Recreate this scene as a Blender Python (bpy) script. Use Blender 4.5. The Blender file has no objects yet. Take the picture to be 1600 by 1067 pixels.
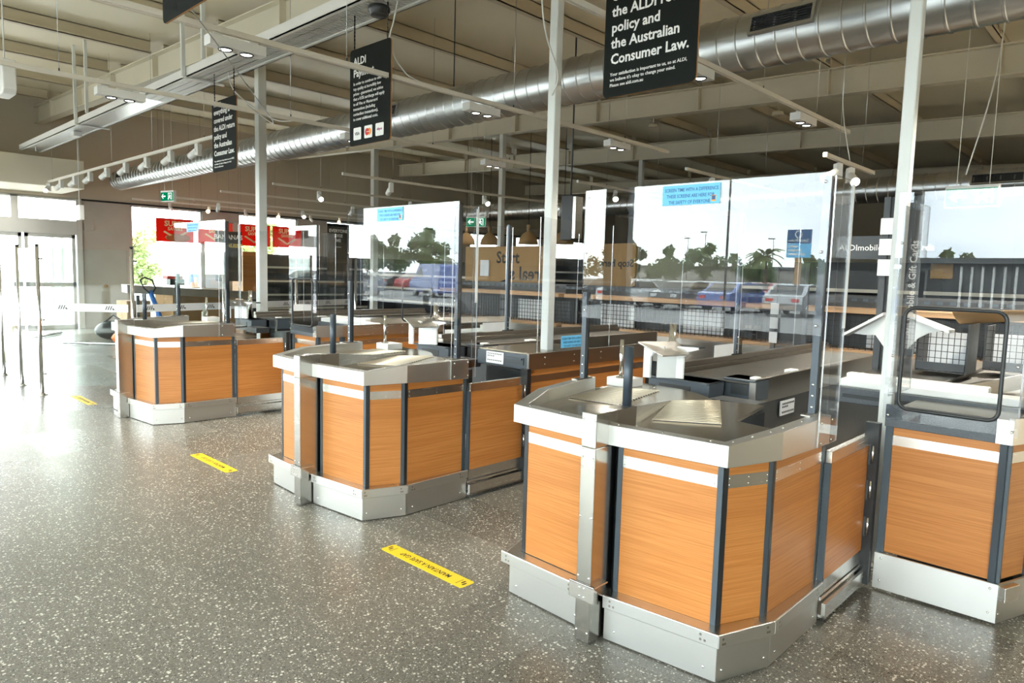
import bpy, bmesh, math, random
from mathutils import Vector, Matrix
random.seed(7)
S = bpy.context.scene
COL = S.collection
PI = math.pi

# ------------------------------------------------------------------ camera
F_PX, PITCH, ROLL, YAW, EYE = 1088.32, 0.0965496, -0.0268600, -0.7627573, 1.55
fw = Vector((math.sin(YAW), math.cos(YAW), 0)); rt = Vector((math.cos(YAW), -math.sin(YAW), 0)); up = Vector((0, 0, 1))
f2 = fw*math.cos(PITCH) - up*math.sin(PITCH); u2 = up*math.cos(PITCH) + fw*math.sin(PITCH)
r3 = rt*math.cos(ROLL) - u2*math.sin(ROLL); u3 = u2*math.cos(ROLL) + rt*math.sin(ROLL)
cam_data = bpy.data.cameras.new('camera'); cam = bpy.data.objects.new('camera', cam_data); COL.objects.link(cam)
cam_data.sensor_width = 36; cam_data.lens = 36*F_PX/1600; cam_data.clip_end = 500; cam_data.clip_start = 0.05
M = Matrix((( r3.x, u3.x, -f2.x, 0), (r3.y, u3.y, -f2.y, 0), (r3.z, u3.z, -f2.z, EYE), (0, 0, 0, 1)))
cam.matrix_world = M
S.camera = cam

# ------------------------------------------------------------------ world, exposure
SKY = 18.0
w = bpy.data.worlds.new('overcast_sky'); S.world = w; w.use_nodes = True
nt = w.node_tree; nt.nodes.clear()
out = nt.nodes.new('ShaderNodeOutputWorld'); bg = nt.nodes.new('ShaderNodeBackground')
tc = nt.nodes.new('ShaderNodeTexCoord'); mp = nt.nodes.new('ShaderNodeMapping'); mp.inputs['Scale'].default_value = (1, 1, 2.2)
nz = nt.nodes.new('ShaderNodeTexNoise'); nz.inputs['Scale'].default_value = 2.3; nz.inputs['Detail'].default_value = 7; nz.inputs['Roughness'].default_value = .55
cr = nt.nodes.new('ShaderNodeValToRGB')
cr.color_ramp.elements[0].position = .36; cr.color_ramp.elements[0].color = (.60, .65, .74, 1)
cr.color_ramp.elements[1].position = .58; cr.color_ramp.elements[1].color = (1, 1, 1, 1)
nt.links.new(tc.outputs['Generated'], mp.inputs['Vector']); nt.links.new(mp.outputs[0], nz.inputs['Vector'])
nt.links.new(nz.outputs['Fac'], cr.inputs['Fac']); nt.links.new(cr.outputs[0], bg.inputs['Color'])
bg.inputs['Strength'].default_value = SKY; nt.links.new(bg.outputs[0], out.inputs[0])
S.view_settings.view_transform = 'Standard'; S.view_settings.look = 'None'; S.view_settings.gamma = 1.0
S.view_settings.use_curve_mapping = False; S.view_settings.exposure = 0.0
cy = S.cycles
cy.max_bounces = 9; cy.diffuse_bounces = 5; cy.glossy_bounces = 5; cy.transmission_bounces = 4; cy.transparent_max_bounces = 48
cy.caustics_reflective = False; cy.caustics_refractive = False; cy.sample_clamp_indirect = 8; cy.sample_clamp_direct = 0

# ------------------------------------------------------------------ materials
MATS = {}
def nodes(name):
    m = bpy.data.materials.new(name); m.use_nodes = True; m.node_tree.nodes.clear()
    MATS[name] = m; return m, m.node_tree.nodes, m.node_tree.links
def N(ns, t, **kw):
    n = ns.new('ShaderNode'+t)
    for k, v in kw.items():
        if k in n.inputs: n.inputs[k].default_value = v
        else: setattr(n, k, v)
    return n
def c4(c): return (c[0], c[1], c[2], 1)
def plain(name, col, rough=.5, metal=0.0, vary=.08, scale=6.0, stretch=(1, 1, 1), bump=0.0, coat=0.0, rvary=.1, spec=.5):
    m, ns, ln = nodes(name)
    o = N(ns, 'OutputMaterial'); p = N(ns, 'BsdfPrincipled')
    p.inputs['Metallic'].default_value = metal; p.inputs['Coat Weight'].default_value = coat
    p.inputs['Specular IOR Level'].default_value = spec
    t = N(ns, 'TexCoord'); mpn = N(ns, 'Mapping'); mpn.inputs['Scale'].default_value = stretch
    nzn = N(ns, 'TexNoise', Scale=scale, Detail=4.0)
    ln.new(t.outputs['Object'], mpn.inputs['Vector']); ln.new(mpn.outputs[0], nzn.inputs['Vector'])
    mx = N(ns, 'Mix', data_type='RGBA'); mx.inputs[6].default_value = c4([x*(1-vary) for x in col]); mx.inputs[7].default_value = c4([min(1, x*(1+vary)) for x in col])
    ln.new(nzn.outputs['Fac'], mx.inputs[0]); ln.new(mx.outputs[2], p.inputs['Base Color'])
    mr = N(ns, 'MapRange'); mr.inputs[3].default_value = max(.02, rough*(1-rvary)); mr.inputs[4].default_value = min(1, rough*(1+rvary))
    ln.new(nzn.outputs['Fac'], mr.inputs[0]); ln.new(mr.outputs[0], p.inputs['Roughness'])
    if bump:
        b = N(ns, 'Bump', Strength=bump, Distance=.01); ln.new(nzn.outputs['Fac'], b.inputs['Height']); ln.new(b.outputs[0], p.inputs['Normal'])
    ln.new(p.outputs[0], o.inputs[0]); return m
def emit(name, col, strength):
    m, ns, ln = nodes(name); o = N(ns, 'OutputMaterial'); e = N(ns, 'Emission', Strength=strength); e.inputs['Color'].default_value = c4(col)
    ln.new(e.outputs[0], o.inputs[0]); return m
def clear(name, tint, f0, edge_gloss=.0, haze=0.0):
    m, ns, ln = nodes(name); o = N(ns, 'OutputMaterial')
    tr = N(ns, 'BsdfTransparent'); tr.inputs['Color'].default_value = c4(tint)
    gl = N(ns, 'BsdfGlossy', Roughness=edge_gloss); lw = N(ns, 'LayerWeight', Blend=.5)
    pw = N(ns, 'Math', operation='POWER'); pw.inputs[1].default_value = 5.0
    ml = N(ns, 'Math', operation='MULTIPLY_ADD'); ml.inputs[1].default_value = 1-f0; ml.inputs[2].default_value = f0
    ln.new(lw.outputs['Facing'], pw.inputs[0]); ln.new(pw.outputs[0], ml.inputs[0])
    mx = N(ns, 'MixShader'); ln.new(ml.outputs[0], mx.inputs[0]); ln.new(tr.outputs[0], mx.inputs[1]); ln.new(gl.outputs[0], mx.inputs[2])
    last = mx
    if haze:
        df = N(ns, 'BsdfDiffuse'); df.inputs['Color'].default_value = (.9, .92, .95, 1)
        m2 = N(ns, 'MixShader'); m2.inputs[0].default_value = haze; ln.new(mx.outputs[0], m2.inputs[1]); ln.new(df.outputs[0], m2.inputs[2]); last = m2
    ln.new(last.outputs[0], o.inputs[0]); return m

# floor: speckled grey vinyl with soft plank joints and a sealed sheen
m, ns, ln = nodes('floor_vinyl')
o = N(ns, 'OutputMaterial'); p = N(ns, 'BsdfPrincipled'); t = N(ns, 'TexCoord'); p.inputs['Specular IOR Level'].default_value = .32
v1 = N(ns, 'TexVoronoi', Scale=70.0); v2 = N(ns, 'TexVoronoi', Scale=130.0); big = N(ns, 'TexNoise', Scale=.9, Detail=4.0); fine = N(ns, 'TexNoise', Scale=90.0, Detail=3.0)
for x in (v1, v2, big, fine): ln.new(t.outputs['Object'], x.inputs['Vector'])
def fleck(v, thr, size):
    sp = N(ns, 'SeparateColor'); ln.new(v.outputs['Color'], sp.inputs[0])
    a = N(ns, 'Math', operation='GREATER_THAN'); a.inputs[1].default_value = thr; ln.new(sp.outputs[0], a.inputs[0])
    sz = N(ns, 'Math', operation='MULTIPLY'); sz.inputs[1].default_value = size; ln.new(sp.outputs[1], sz.inputs[0])
    b = N(ns, 'Math', operation='LESS_THAN'); ln.new(v.outputs['Distance'], b.inputs[0]); ln.new(sz.outputs[0], b.inputs[1])
    c = N(ns, 'Math', operation='MULTIPLY'); ln.new(a.outputs[0], c.inputs[0]); ln.new(b.outputs[0], c.inputs[1]); return c
base = N(ns, 'ValToRGB'); base.color_ramp.elements[0].position = .3; base.color_ramp.elements[0].color = (.125, .118, .098, 1)
base.color_ramp.elements[1].position = .7; base.color_ramp.elements[1].color = (.235, .222, .188, 1); ln.new(fine.outputs['Fac'], base.inputs[0])
ma = N(ns, 'Mix', data_type='RGBA'); ma.inputs[7].default_value = (.045, .042, .036, 1); ln.new(fleck(v2, .55, .5).outputs[0], ma.inputs[0]); ln.new(base.outputs[0], ma.inputs[6])
mb = N(ns, 'Mix', data_type='RGBA'); mb.inputs[7].default_value = (.74, .72, .64, 1); ln.new(fleck(v1, .48, .46).outputs[0], mb.inputs[0]); ln.new(ma.outputs[2], mb.inputs[6])
mc = N(ns, 'Mix', data_type='RGBA'); mc.inputs[7].default_value = (.6, .58, .52, 1); v3 = N(ns, 'TexVoronoi', Scale=155.0); ln.new(t.outputs['Object'], v3.inputs['Vector']); ln.new(fleck(v3, .7, .5).outputs[0], mc.inputs[0]); ln.new(mb.outputs[2], mc.inputs[6])
# laid as wide planks: every plank has its own sheen
sx_ = N(ns, 'SeparateXYZ'); ln.new(t.outputs['Object'], sx_.inputs[0]); fl = []
for k_, sz_ in ((0, .92), (1, .46)):
    dv_ = N(ns, 'Math', operation='DIVIDE'); dv_.inputs[1].default_value = sz_; ln.new(sx_.outputs[k_], dv_.inputs[0]); ff = N(ns, 'Math', operation='FLOOR'); ln.new(dv_.outputs[0], ff.inputs[0]); fl.append(ff)
cb = N(ns, 'CombineXYZ'); ln.new(fl[0].outputs[0], cb.inputs[0]); ln.new(fl[1].outputs[0], cb.inputs[1]); wn = N(ns, 'TexWhiteNoise'); ln.new(cb.outputs[0], wn.inputs[0])
hv = N(ns, 'HueSaturation'); mv = N(ns, 'MapRange'); mv.inputs[3].default_value = .84; mv.inputs[4].default_value = .96; ln.new(wn.outputs['Value'], mv.inputs[0]); ln.new(mv.outputs[0], hv.inputs['Value']); ln.new(mc.outputs[2], hv.inputs['Color'])
ln.new(hv.outputs[0], p.inputs['Base Color'])
mr = N(ns, 'MapRange'); mr.inputs[3].default_value = .24; mr.inputs[4].default_value = .34
ln.new(wn.outputs['Value'], mr.inputs[0]); ln.new(mr.outputs[0], p.inputs['Roughness'])
ln.new(p.outputs[0], o.inputs[0])

# wood laminate with fine horizontal grain
def wood(name, a, b, c):
    m, ns, ln = nodes(name); o = N(ns, 'OutputMaterial'); p = N(ns, 'BsdfPrincipled', Roughness=.42); t = N(ns, 'TexCoord')
    mp1 = N(ns, 'Mapping'); mp1.inputs['Scale'].default_value = (1.6, 1.6, 95); n1 = N(ns, 'TexNoise', Scale=1.6, Detail=5.0, Roughness=.6)
    mp2 = N(ns, 'Mapping'); mp2.inputs['Scale'].default_value = (.5, .5, 9); n2 = N(ns, 'TexNoise', Scale=1.5, Detail=2.0)
    ln.new(t.outputs['Object'], mp1.inputs[0]); ln.new(mp1.outputs[0], n1.inputs[0]); ln.new(t.outputs['Object'], mp2.inputs[0]); ln.new(mp2.outputs[0], n2.inputs[0])
    r1 = N(ns, 'ValToRGB'); r1.color_ramp.elements[0].position = .33; r1.color_ramp.elements[0].color = c4(a); r1.color_ramp.elements[1].position = .62; r1.color_ramp.elements[1].color = c4(b)
    mx = N(ns, 'Mix', data_type='RGBA'); mx.inputs[7].default_value = c4(c); ln.new(n1.outputs['Fac'], r1.inputs[0]); ln.new(r1.outputs[0], mx.inputs[6])
    mrn = N(ns, 'MapRange'); mrn.inputs[1].default_value = .45; mrn.inputs[2].default_value = .8; mrn.inputs[4].default_value = .6
    ln.new(n2.outputs['Fac'], mrn.inputs[0]); ln.new(mrn.outputs[0], mx.inputs[0]); ln.new(mx.outputs[2], p.inputs['Base Color']); ln.new(p.outputs[0], o.inputs[0])
wood('beech_laminate', (.37, .130, .025), (.50, .207, .055), (.33, .11, .02))
wood('shelf_wood', (.30, .18, .09), (.38, .24, .13), (.27, .16, .08))

# galvanised spiral duct: spangle and streaks
plain('galvanised', (.54, .555, .56), .3, 1.0, .10, 9, (.6, 6, 6), .0, rvary=.08)
plain('steel', (.66, .645, .61), .27, 1.0, .015, 4, (1, 1, 40), rvary=.04)
plain('steel_top', (.42, .385, .32), .24, 1.0, .02, 5, (30, 2, 1), rvary=.05)  # browner steel for tops; the dark ceiling's reflection is put into the colour
plain('steel_dark', (.35, .33, .30), .3, 1.0, .02, 5, (1, 1, 20), rvary=.05)
plain('rod_steel', (.62, .56, .45), .34, 1.0, .03)
plain('steel_mid', (.46, .45, .42), .2, 1.0, .015, 4, (1, 1, 40), rvary=.04)  # darker steel copy; the post's dimmer reflection is put into its colour
plain('satin_steel', (.64, .64, .62), .38, 1.0, .015, 4, (1, 1, 40), rvary=.03)
plain('rivet', (.75, .75, .74), .25, 1.0, .03)
plain('trim_grey', (.055, .072, .088), .45, .2, .12, 300, bump=.2)
plain('speckle_grey', (.062, .07, .082), .42, .2, .55, 260, bump=.25)
plain('black_trim', (.012, .014, .016), .38, 0, .1, 20)
plain('black_plastic', (.02, .023, .025), .4, 0, .1, 20)
plain('charcoal', (.045, .05, .055), .45, 0, .1, 12)
plain('belt_rubber', (.055, .05, .043), .5, 0, .12, 9)
plain('post_blue_grey', (.05, .065, .085), .38, .3, .1, 30)
plain('bluegrey_frame', (.06, .075, .092), .4, .2, .1, 20)
plain('white_paint', (.78, .78, .76), .45, 0, .03, 4)
plain('column_paint', (.70, .72, .70), .4, 0, .03, 3)
plain('cream_paint', (.60, .57, .49), .6, 0, .05, 2)
plain('beam_paint', (.68, .63, .51), .55, 0, .06, 2)
plain('purlin_paint', (.66, .58, .43), .5, 0, .06, 2)
plain('track_paint', (.74, .70, .62), .45, 0, .03, 5)
plain('roof_sheet', (.84, .77, .60), .45, 0, .06, 1.2)
plain('wall_taupe', (.52, .47, .38), .75, 0, .05, 1.5)
plain('concrete', (.40, .375, .335), .7, 0, .16, 1.8, bump=.1)
plain('alu_frame', (.60, .61, .60), .4, .4, .05, 5)
plain('sign_black', (.010, .012, .011), .7, 0, .2, 30, spec=.12)
plain('sign_edge', (.42, .20, .06), .6, 0, .1, 20)
plain('letter_white', (.82, .82, .80), .6, 0, .02)
plain('letter_black', (.015, .015, .015), .6, 0, .02)
plain('sticker_yellow', (.85, .60, .02), .45, 0, .05, 10)
plain('notice_blue', (.14, .50, .82), .5, 0, .03, 10)
plain('notice_navy', (.02, .10, .25), .5, 0, .03, 10)
plain('card_white', (.80, .82, .84), .5, 0, .03, 10)
m, ns, ln = nodes('poster_red'); o = N(ns, 'OutputMaterial'); df = N(ns, 'BsdfDiffuse'); tl = N(ns, 'BsdfTranslucent'); mx = N(ns, 'MixShader'); tn = N(ns, 'TexNoise', Scale=3.0); rp = N(ns, 'ValToRGB')
rp.color_ramp.elements[0].color = (.72, .03, .018, 1); rp.color_ramp.elements[1].color = (.85, .045, .025, 1); ln.new(tn.outputs['Fac'], rp.inputs[0]); ln.new(rp.outputs[0], df.inputs[0]); ln.new(rp.outputs[0], tl.inputs[0])
mx.inputs[0].default_value = .5; ln.new(df.outputs[0], mx.inputs[1]); ln.new(tl.outputs[0], mx.inputs[2]); ln.new(mx.outputs[0], o.inputs[0])
plain('poster_cream', (.92, .70, .38), .5, 0, .05, 10)
plain('poster_yellow', (.85, .62, .05), .5, 0, .05, 10)
plain('poster_food', (.52, .12, .03), .5, 0, .6, 25)
plain('cardboard', (.46, .28, .14), .75, 0, .1, 5)
plain('kraft', (.40, .24, .10), .75, 0, .12, 3)
plain('exit_green', (.0, .20, .09), .4, 0, .03)
plain('orange_plastic', (.75, .16, .02), .5, 0, .1)
plain('blue_plastic', (.03, .16, .55), .45, 0, .1)
plain('red_plastic', (.55, .03, .02), .45, 0, .1)
plain('chrome', (.80, .80, .80), .12, 1.0, .03)
plain('asphalt', (.20, .20, .20), .85, 0, .2, 12)
plain('pavement', (.40, .39, .37), .85, 0, .1, 3)
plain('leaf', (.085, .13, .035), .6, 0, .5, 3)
plain('leaf_pale', (.30, .36, .14), .6, 0, .5, 3)  # paler leaf copy with the daylight wash-out put into its colour
plain('bark', (.12, .09, .06), .8, 0, .2, 8)
plain('car_blue', (.02, .07, .30), .25, .2, .05, coat=.6)
plain('car_red', (.35, .02, .02), .25, .2, .05, coat=.6)
plain('car_white', (.70, .71, .72), .25, 0, .03, coat=.6)
plain('car_silver', (.32, .34, .36), .25, .6, .05, coat=.6)
plain('car_black', (.012, .013, .015), .2, .2, .05, coat=.6)
plain('car_window', (.01, .012, .015), .08, 0, .05)
plain('skin', (.45, .26, .17), .55, 0, .05)
plain('shirt_blue', (.10, .20, .50), .8, 0, .08, 20)
plain('hair_dark', (.03, .02, .015), .6, 0, .1)
plain('trouser_dark', (.03, .03, .04), .8, 0, .1)
plain('award_orange', (.8, .3, .02), .5, 0, .05)
plain('award_red', (.6, .02, .02), .5, 0, .05)
plain('text_purple', (.30, .05, .16), .5, 0, .05)
plain('rubber', (.015, .015, .015), .7, 0, .1)
emit('lamp_glow', (1, .93, .80), 14.0)
emit('lamp_glow_warm', (1, .72, .38), 10.0)
emit('exit_glow_green', (.0, .24, .10), 1.0)
emit('exit_glow_white', (.95, 1, .97), 1.3)
clear('acrylic', (.96, .965, .97), .058)
clear('acrylic_edge', (.35, .30, .40), .25, .15)
clear('acrylic_edge_bright', (.75, .75, .80), .30, .1, .25)
clear('glass', (.93, .97, .95), .042)
clear('frost_band', (.9, .92, .92), .05, .3, .78)
clear('plastic_film', (.9, .9, .9), .12, .1, .12)

# ------------------------------------------------------------------ mesh helpers
class MB:
    def __init__(s): s.v = []; s.f = []; s.mi = []; s.m = 0; s.sm = set()
    def mat(s, i): s.m = i; return s
    def add(s, vs, fs, smooth=False):
        b = len(s.v); s.v += [tuple(v) for v in vs]
        for f in fs:
            if smooth: s.sm.add(len(s.f))
            s.f.append([b+i for i in f]); s.mi.append(s.m)
        return s
    def box(s, a, b):
        x0, y0, z0 = [min(a[i], b[i]) for i in range(3)]; x1, y1, z1 = [max(a[i], b[i]) for i in range(3)]
        return s.add([(x0, y0, z0), (x1, y0, z0), (x1, y1, z0), (x0, y1, z0), (x0, y0, z1), (x1, y0, z1), (x1, y1, z1), (x0, y1, z1)],
                     [(0, 3, 2, 1), (4, 5, 6, 7), (0, 1, 5, 4), (1, 2, 6, 5), (2, 3, 7, 6), (3, 0, 4, 7)])
    def pane(s, a, b, edge=1):   # box whose narrow faces take another material slot
        x0, y0, z0 = [min(a[i], b[i]) for i in range(3)]; x1, y1, z1 = [max(a[i], b[i]) for i in range(3)]
        d = [x1-x0, y1-y0, z1-z0]; k = d.index(min(d))
        b0 = len(s.f); s.box(a, b)
        axes = [2, 2, 1, 0, 1, 0]
        for i in range(6):
            s.mi[b0+i] = 0 if axes[i] == k else edge
        return s
    def prism(s, poly, z0, z1, ztop=None):
        n = len(poly); zt = ztop or [z1]*n
        vs = [(x, y, z0) for x, y in poly]+[(poly[i][0], poly[i][1], zt[i]) for i in range(n)]
        fs = [tuple(range(n-1, -1, -1)), tuple(range(n, 2*n))]+[(i, (i+1) % n, n+(i+1) % n, n+i) for i in range(n)]
        return s.add(vs, fs)
    def slab(s, p, q, z0, z1, t0, t1, zq0=None, zq1=None):   # upright slab along p->q, from offset t0 to t1 to the right of travel
        d = Vector((q[0]-p[0], q[1]-p[1])); d.normalize(); n = Vector((d.y, -d.x))
        P = [Vector(p)+n*t0, Vector(q)+n*t0, Vector(q)+n*t1, Vector(p)+n*t1]
        zq0 = z0 if zq0 is None else zq0; zq1 = z1 if zq1 is None else zq1
        lo = [z0, zq0, zq0, z0]; hi = [z1, zq1, zq1, z1]
        vs = [(P[i].x, P[i].y, lo[i]) for i in range(4)]+[(P[i].x, P[i].y, hi[i]) for i in range(4)]
        return s.add(vs, [(0, 3, 2, 1), (4, 5, 6, 7), (0, 1, 5, 4), (1, 2, 6, 5), (2, 3, 7, 6), (3, 0, 4, 7)] if t1 < t0 else
                     [(0, 1, 2, 3), (7, 6, 5, 4), (4, 5, 1, 0), (5, 6, 2, 1), (6, 7, 3, 2), (7, 4, 0, 3)])
    def hexa(s, A, B):   # two quads joined
        return s.add(list(A)+list(B), [(3, 2, 1, 0), (4, 5, 6, 7), (0, 1, 5, 4), (1, 2, 6, 5), (2, 3, 7, 6), (3, 0, 4, 7)])
    def tube(s, path, r, seg=8, caps=True):
        path = [Vector(p) for p in path]; n = len(path); rr = r if isinstance(r, (list, tuple)) else [r]*n
        b = len(s.v); prev = None; vs = []
        for i, p in enumerate(path):
            t = (path[min(i+1, n-1)]-path[max(i-1, 0)]).normalized()
            if prev is None:
                a = Vector((0, 0, 1)) if abs(t.z) < .9 else Vector((1, 0, 0)); x = t.cross(a).normalized()
            else:
                x = (prev - t*prev.dot(t)).normalized()
            prev = x; y = t.cross(x)
            for k in range(seg):
                an = 2*PI*k/seg; vs.append(p + x*math.cos(an)*rr[i] + y*math.sin(an)*rr[i])
        fs = []
        for i in range(n-1):
            for k in range(seg):
                fs.append((i*seg+k, i*seg+(k+1) % seg, (i+1)*seg+(k+1) % seg, (i+1)*seg+k))
        s.add(vs, fs, smooth=seg > 4)
        if caps:
            b = len(s.v)-len(vs)
            s.f.append([b+k for k in range(seg-1, -1, -1)]); s.mi.append(s.m)
            s.f.append([b+(n-1)*seg+k for k in range(seg)]); s.mi.append(s.m)
        return s
    def cyl(s, p, q, r, seg=12): return s.tube([p, q], r, seg)
    def lathe(s, c, prof, seg=20, axis='Z'):
        vs = []; n = len(prof)
        for r, h in prof:
            for k in range(seg):
                a = 2*PI*k/seg; x, y = r*math.cos(a), r*math.sin(a)
                v = (x, y, h) if axis == 'Z' else ((h, x, y) if axis == 'X' else (y, h, x))
                vs.append((c[0]+v[0], c[1]+v[1], c[2]+v[2]))
        fs = [(i*seg+k, i*seg+(k+1) % seg, (i+1)*seg+(k+1) % seg, (i+1)*seg+k) for i in range(n-1) for k in range(seg)]
        return s.add(vs, fs, True)
    def ball(s, c, r, seg=10, rings=6, sc=(1, 1, 1)):
        vs = []; fs = []
        for i in range(rings+1):
            th = PI*i/rings
            for k in range(seg):
                a = 2*PI*k/seg; vs.append((c[0]+r*sc[0]*math.sin(th)*math.cos(a), c[1]+r*sc[1]*math.sin(th)*math.sin(a), c[2]+r*sc[2]*math.cos(th)))
        for i in range(rings):
            for k in range(seg): fs.append(((i+1)*seg+k, (i+1)*seg+(k+1) % seg, i*seg+(k+1) % seg, i*seg+k))
        return s.add(vs, fs, True)
    def build(s, name, mats, parent=None, bevel=0, loc=None, fix=True):
        me = bpy.data.meshes.new(name); me.from_pydata(s.v, [], s.f)
        if not isinstance(mats, (list, tuple)): mats = [mats]
        for mm in mats: me.materials.append(MATS[mm])
        for i, pl in enumerate(me.polygons):
            pl.material_index = s.mi[i]
            if i in s.sm: pl.use_smooth = True
        if fix:
            bmx = bmesh.new(); bmx.from_mesh(me); bmesh.ops.recalc_face_normals(bmx, faces=bmx.faces); bmx.to_mesh(me); bmx.free()
        me.update()
        ob = bpy.data.objects.new(name, me); COL.objects.link(ob)
        if parent is not None: ob.parent = parent
        if loc is not None: ob.location = loc
        if bevel:
            bm_ = ob.modifiers.new('bevel', 'BEVEL'); bm_.width = bevel; bm_.segments = 2; bm_.limit_method = 'ANGLE'
        return ob
def tag(o, label=None, cat=None, group=None, kind=None):
    if label: o['label'] = label
    if cat: o['category'] = cat
    if group: o['group'] = group
    if kind: o['kind'] = kind
    return o
def thing(name, label, cat, loc=(0, 0, 0), rz=0, group=None):
    o = bpy.data.objects.new(name, None); COL.objects.link(o); o.location = loc; o.rotation_euler = (0, 0, rz)
    o.empty_display_size = .1
    return tag(o, label, cat, group)
def struct(o): o['kind'] = 'structure'; return o
def copy_tree(o, parent=None):
    c = o.copy(); COL.objects.link(c)
    if parent is not None: c.parent = parent
    for ch in list(o.children): copy_tree(ch, c)
    return c
def txt(name, body, size, mat, parent, org, xd=(1, 0, 0), yd=(0, 0, 1), align='LEFT', bold=0.0, sx=1.0, space=1.0, ext=.0006):
    cu = bpy.data.curves.new(name, 'FONT'); cu.body = body; cu.size = size; cu.extrude = ext; cu.offset = bold; cu.align_x = align
    cu.space_line = space; cu.resolution_u = 2
    ob = bpy.data.objects.new(name, cu); COL.objects.link(ob)
    dg = bpy.context.evaluated_depsgraph_get(); dg.update()
    me = bpy.data.meshes.new_from_object(ob.evaluated_get(dg)); bpy.data.objects.remove(ob); bpy.data.curves.remove(cu)
    x = Vector(xd).normalized(); y = Vector(yd).normalized(); z = x.cross(y)
    me.transform(Matrix(((x.x*sx, y.x, z.x, org[0]), (x.y*sx, y.y, z.y, org[1]), (x.z*sx, y.z, z.z, org[2]), (0, 0, 0, 1))))
    me.materials.clear(); me.materials.append(MATS[mat]); me.name = name
    o = bpy.data.objects.new(name, me); COL.objects.link(o)
    if parent is not None: o.parent = parent
    return o
def rrect(w, h, r, n=5):   # rounded rectangle outline, centred
    pts = []
    for cx, cy, a0 in ((w/2-r, h/2-r, 0), (-w/2+r, h/2-r, PI/2), (-w/2+r, -h/2+r, PI), (w/2-r, -h/2+r, 1.5*PI)):
        for i in range(n+1):
            a = a0+PI/2*i/n; pts.append((cx+r*math.cos(a), cy+r*math.sin(a)))
    return pts

XW, XE, YF, YB = -18.65, 8.0, -4.0, 26.0
def zr(x): return 5.15-.035*(x-XW)

# ------------------------------------------------------------------ room shell
struct(MB().box((XW, YF, -.1), (XE, YB, 0)).build('floor', 'floor_vinyl'))
struct(MB().hexa([(XW-.2, YF-.2, zr(XW)), (XE+.2, YF-.2, zr(XE)), (XE+.2, YB+.2, zr(XE)), (XW-.2, YB+.2, zr(XW))],
                 [(XW-.2, YF-.2, zr(XW)+.12), (XE+.2, YF-.2, zr(XE)+.12), (XE+.2, YB+.2, zr(XE)+.12), (XW-.2, YB+.2, zr(XW)+.12)]).build('ceiling', 'roof_sheet'))
# end wall with the entrance and the shop windows
m = MB(); T = .2
def wx(m, y0, y1, z0, z1, x=XW): m.box((x-T, y0, z0), (x, y1, z1))
WIN = [(5.93, 7.68), (8.63, 10.4), (11.34, 13.1)]
HI = [(17.2, 18.7), (19.6, 21.0), (22.0, 23.9)]
wx(m, YF, YB, 3.0, 5.2)
m2 = MB()
ys = [4.87]+[v for ab in WIN for v in ab]+[17.2]
for a, b in HI: wx(m2, a, b, 0, 2.2)
for a, b in ((18.7, 19.6), (21.0, 22.0), (23.9, YB)): wx(m2, a, b, 0, 3.0)
for i in range(0, len(ys), 2): wx(m2, ys[i], ys[i+1], 0, 3.0)
for a, b in WIN: wx(m2, a, b, 0, .12)
struct(m.build('wall_west', 'wall_taupe'))
struct(m2.build('wall_west', 'concrete'))
struct(MB().box((XW, 4.88, 2.98), (XW+.03, YB, 3.02)).build('trim_1', 'black_trim'))
for i, (a, b) in enumerate(HI):
    r_ = struct(MB().box((XW-.12, a, 2.2), (XW-.04, a+.05, 3.0)).box((XW-.12, b-.05, 2.2), (XW-.04, b, 3.0)).box((XW-.12, a, 2.94), (XW-.04, b, 3.0)).box((XW-.12, a, 2.2), (XW-.04, b, 2.26)).build('window_%d' % (20+i), 'alu_frame'))
    MB().box((XW-.085, a+.05, 2.26), (XW-.075, b-.05, 2.94)).build('pane', 'glass', r_)
for i, (a, b) in enumerate(WIN):
    fr = MB().box((XW-.12, a, .12), (XW-.04, a+.05, 3.0)).box((XW-.12, b-.05, .12), (XW-.04, b, 3.0)).box((XW-.12, a, 2.94), (XW-.04, b, 3.0)).box((XW-.12, a, .12), (XW-.04, b, .18))
    r_ = struct(fr.build('window_%d' % (i+1), 'alu_frame'))
    MB().box((XW-.085, a+.05, .18), (XW-.075, b-.05, 2.94)).build('pane', 'glass', r_)
# entrance: bulkhead, transom, posts, sliding doors
struct(MB().box((XW, -4, 3.09), (-16.9, 4.5, 3.67)).build('trim_2', 'beam_paint', bevel=.01))
ent = MB().box((XW-.15, 4.76, 0), (XW+.05, 4.88, 3.0)).box((XW-.12, -4, 2.18), (XW+.06, 4.78, 2.5)).box((XW-.1, 3.52, 2.5), (XW, 3.66, 3.0)).box((XW-.1, .8, 2.5), (XW, .92, 3.0)).box((XW-.12, -4, 2.96), (XW, 4.78, 3.02))
struct(ent.build('trim_3', 'alu_frame', bevel=.006))
up_ = struct(MB().box((XW-.06, -4, 2.5), (XW-.05, 4.78, 2.96)).build('window_5', 'glass'))
def leaf(i, y0, y1, x=XW, w=.07):
    f = MB().box((x-.05, y0, 0), (x, y0+w, 2.18)).box((x-.05, y1-w, 0), (x, y1, 2.18)).box((x-.05, y0, 0), (x, y1, .1)).box((x-.05, y0, 2.1), (x, y1, 2.18)).box((x-.05, y0, .98), (x, y1, 1.08))
    r_ = struct(f.build('door_%d' % i, 'alu_frame')); MB().box((x-.03, y0+w, .1), (x-.022, y1-w, 2.1)).build('pane', 'glass', r_)
leaf(1, 3.75, 4.74); leaf(2, 2.7, 3.72, XW-.1); leaf(3, -.4, .6, XW-.1); leaf(4, -1.5, -.45)
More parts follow.
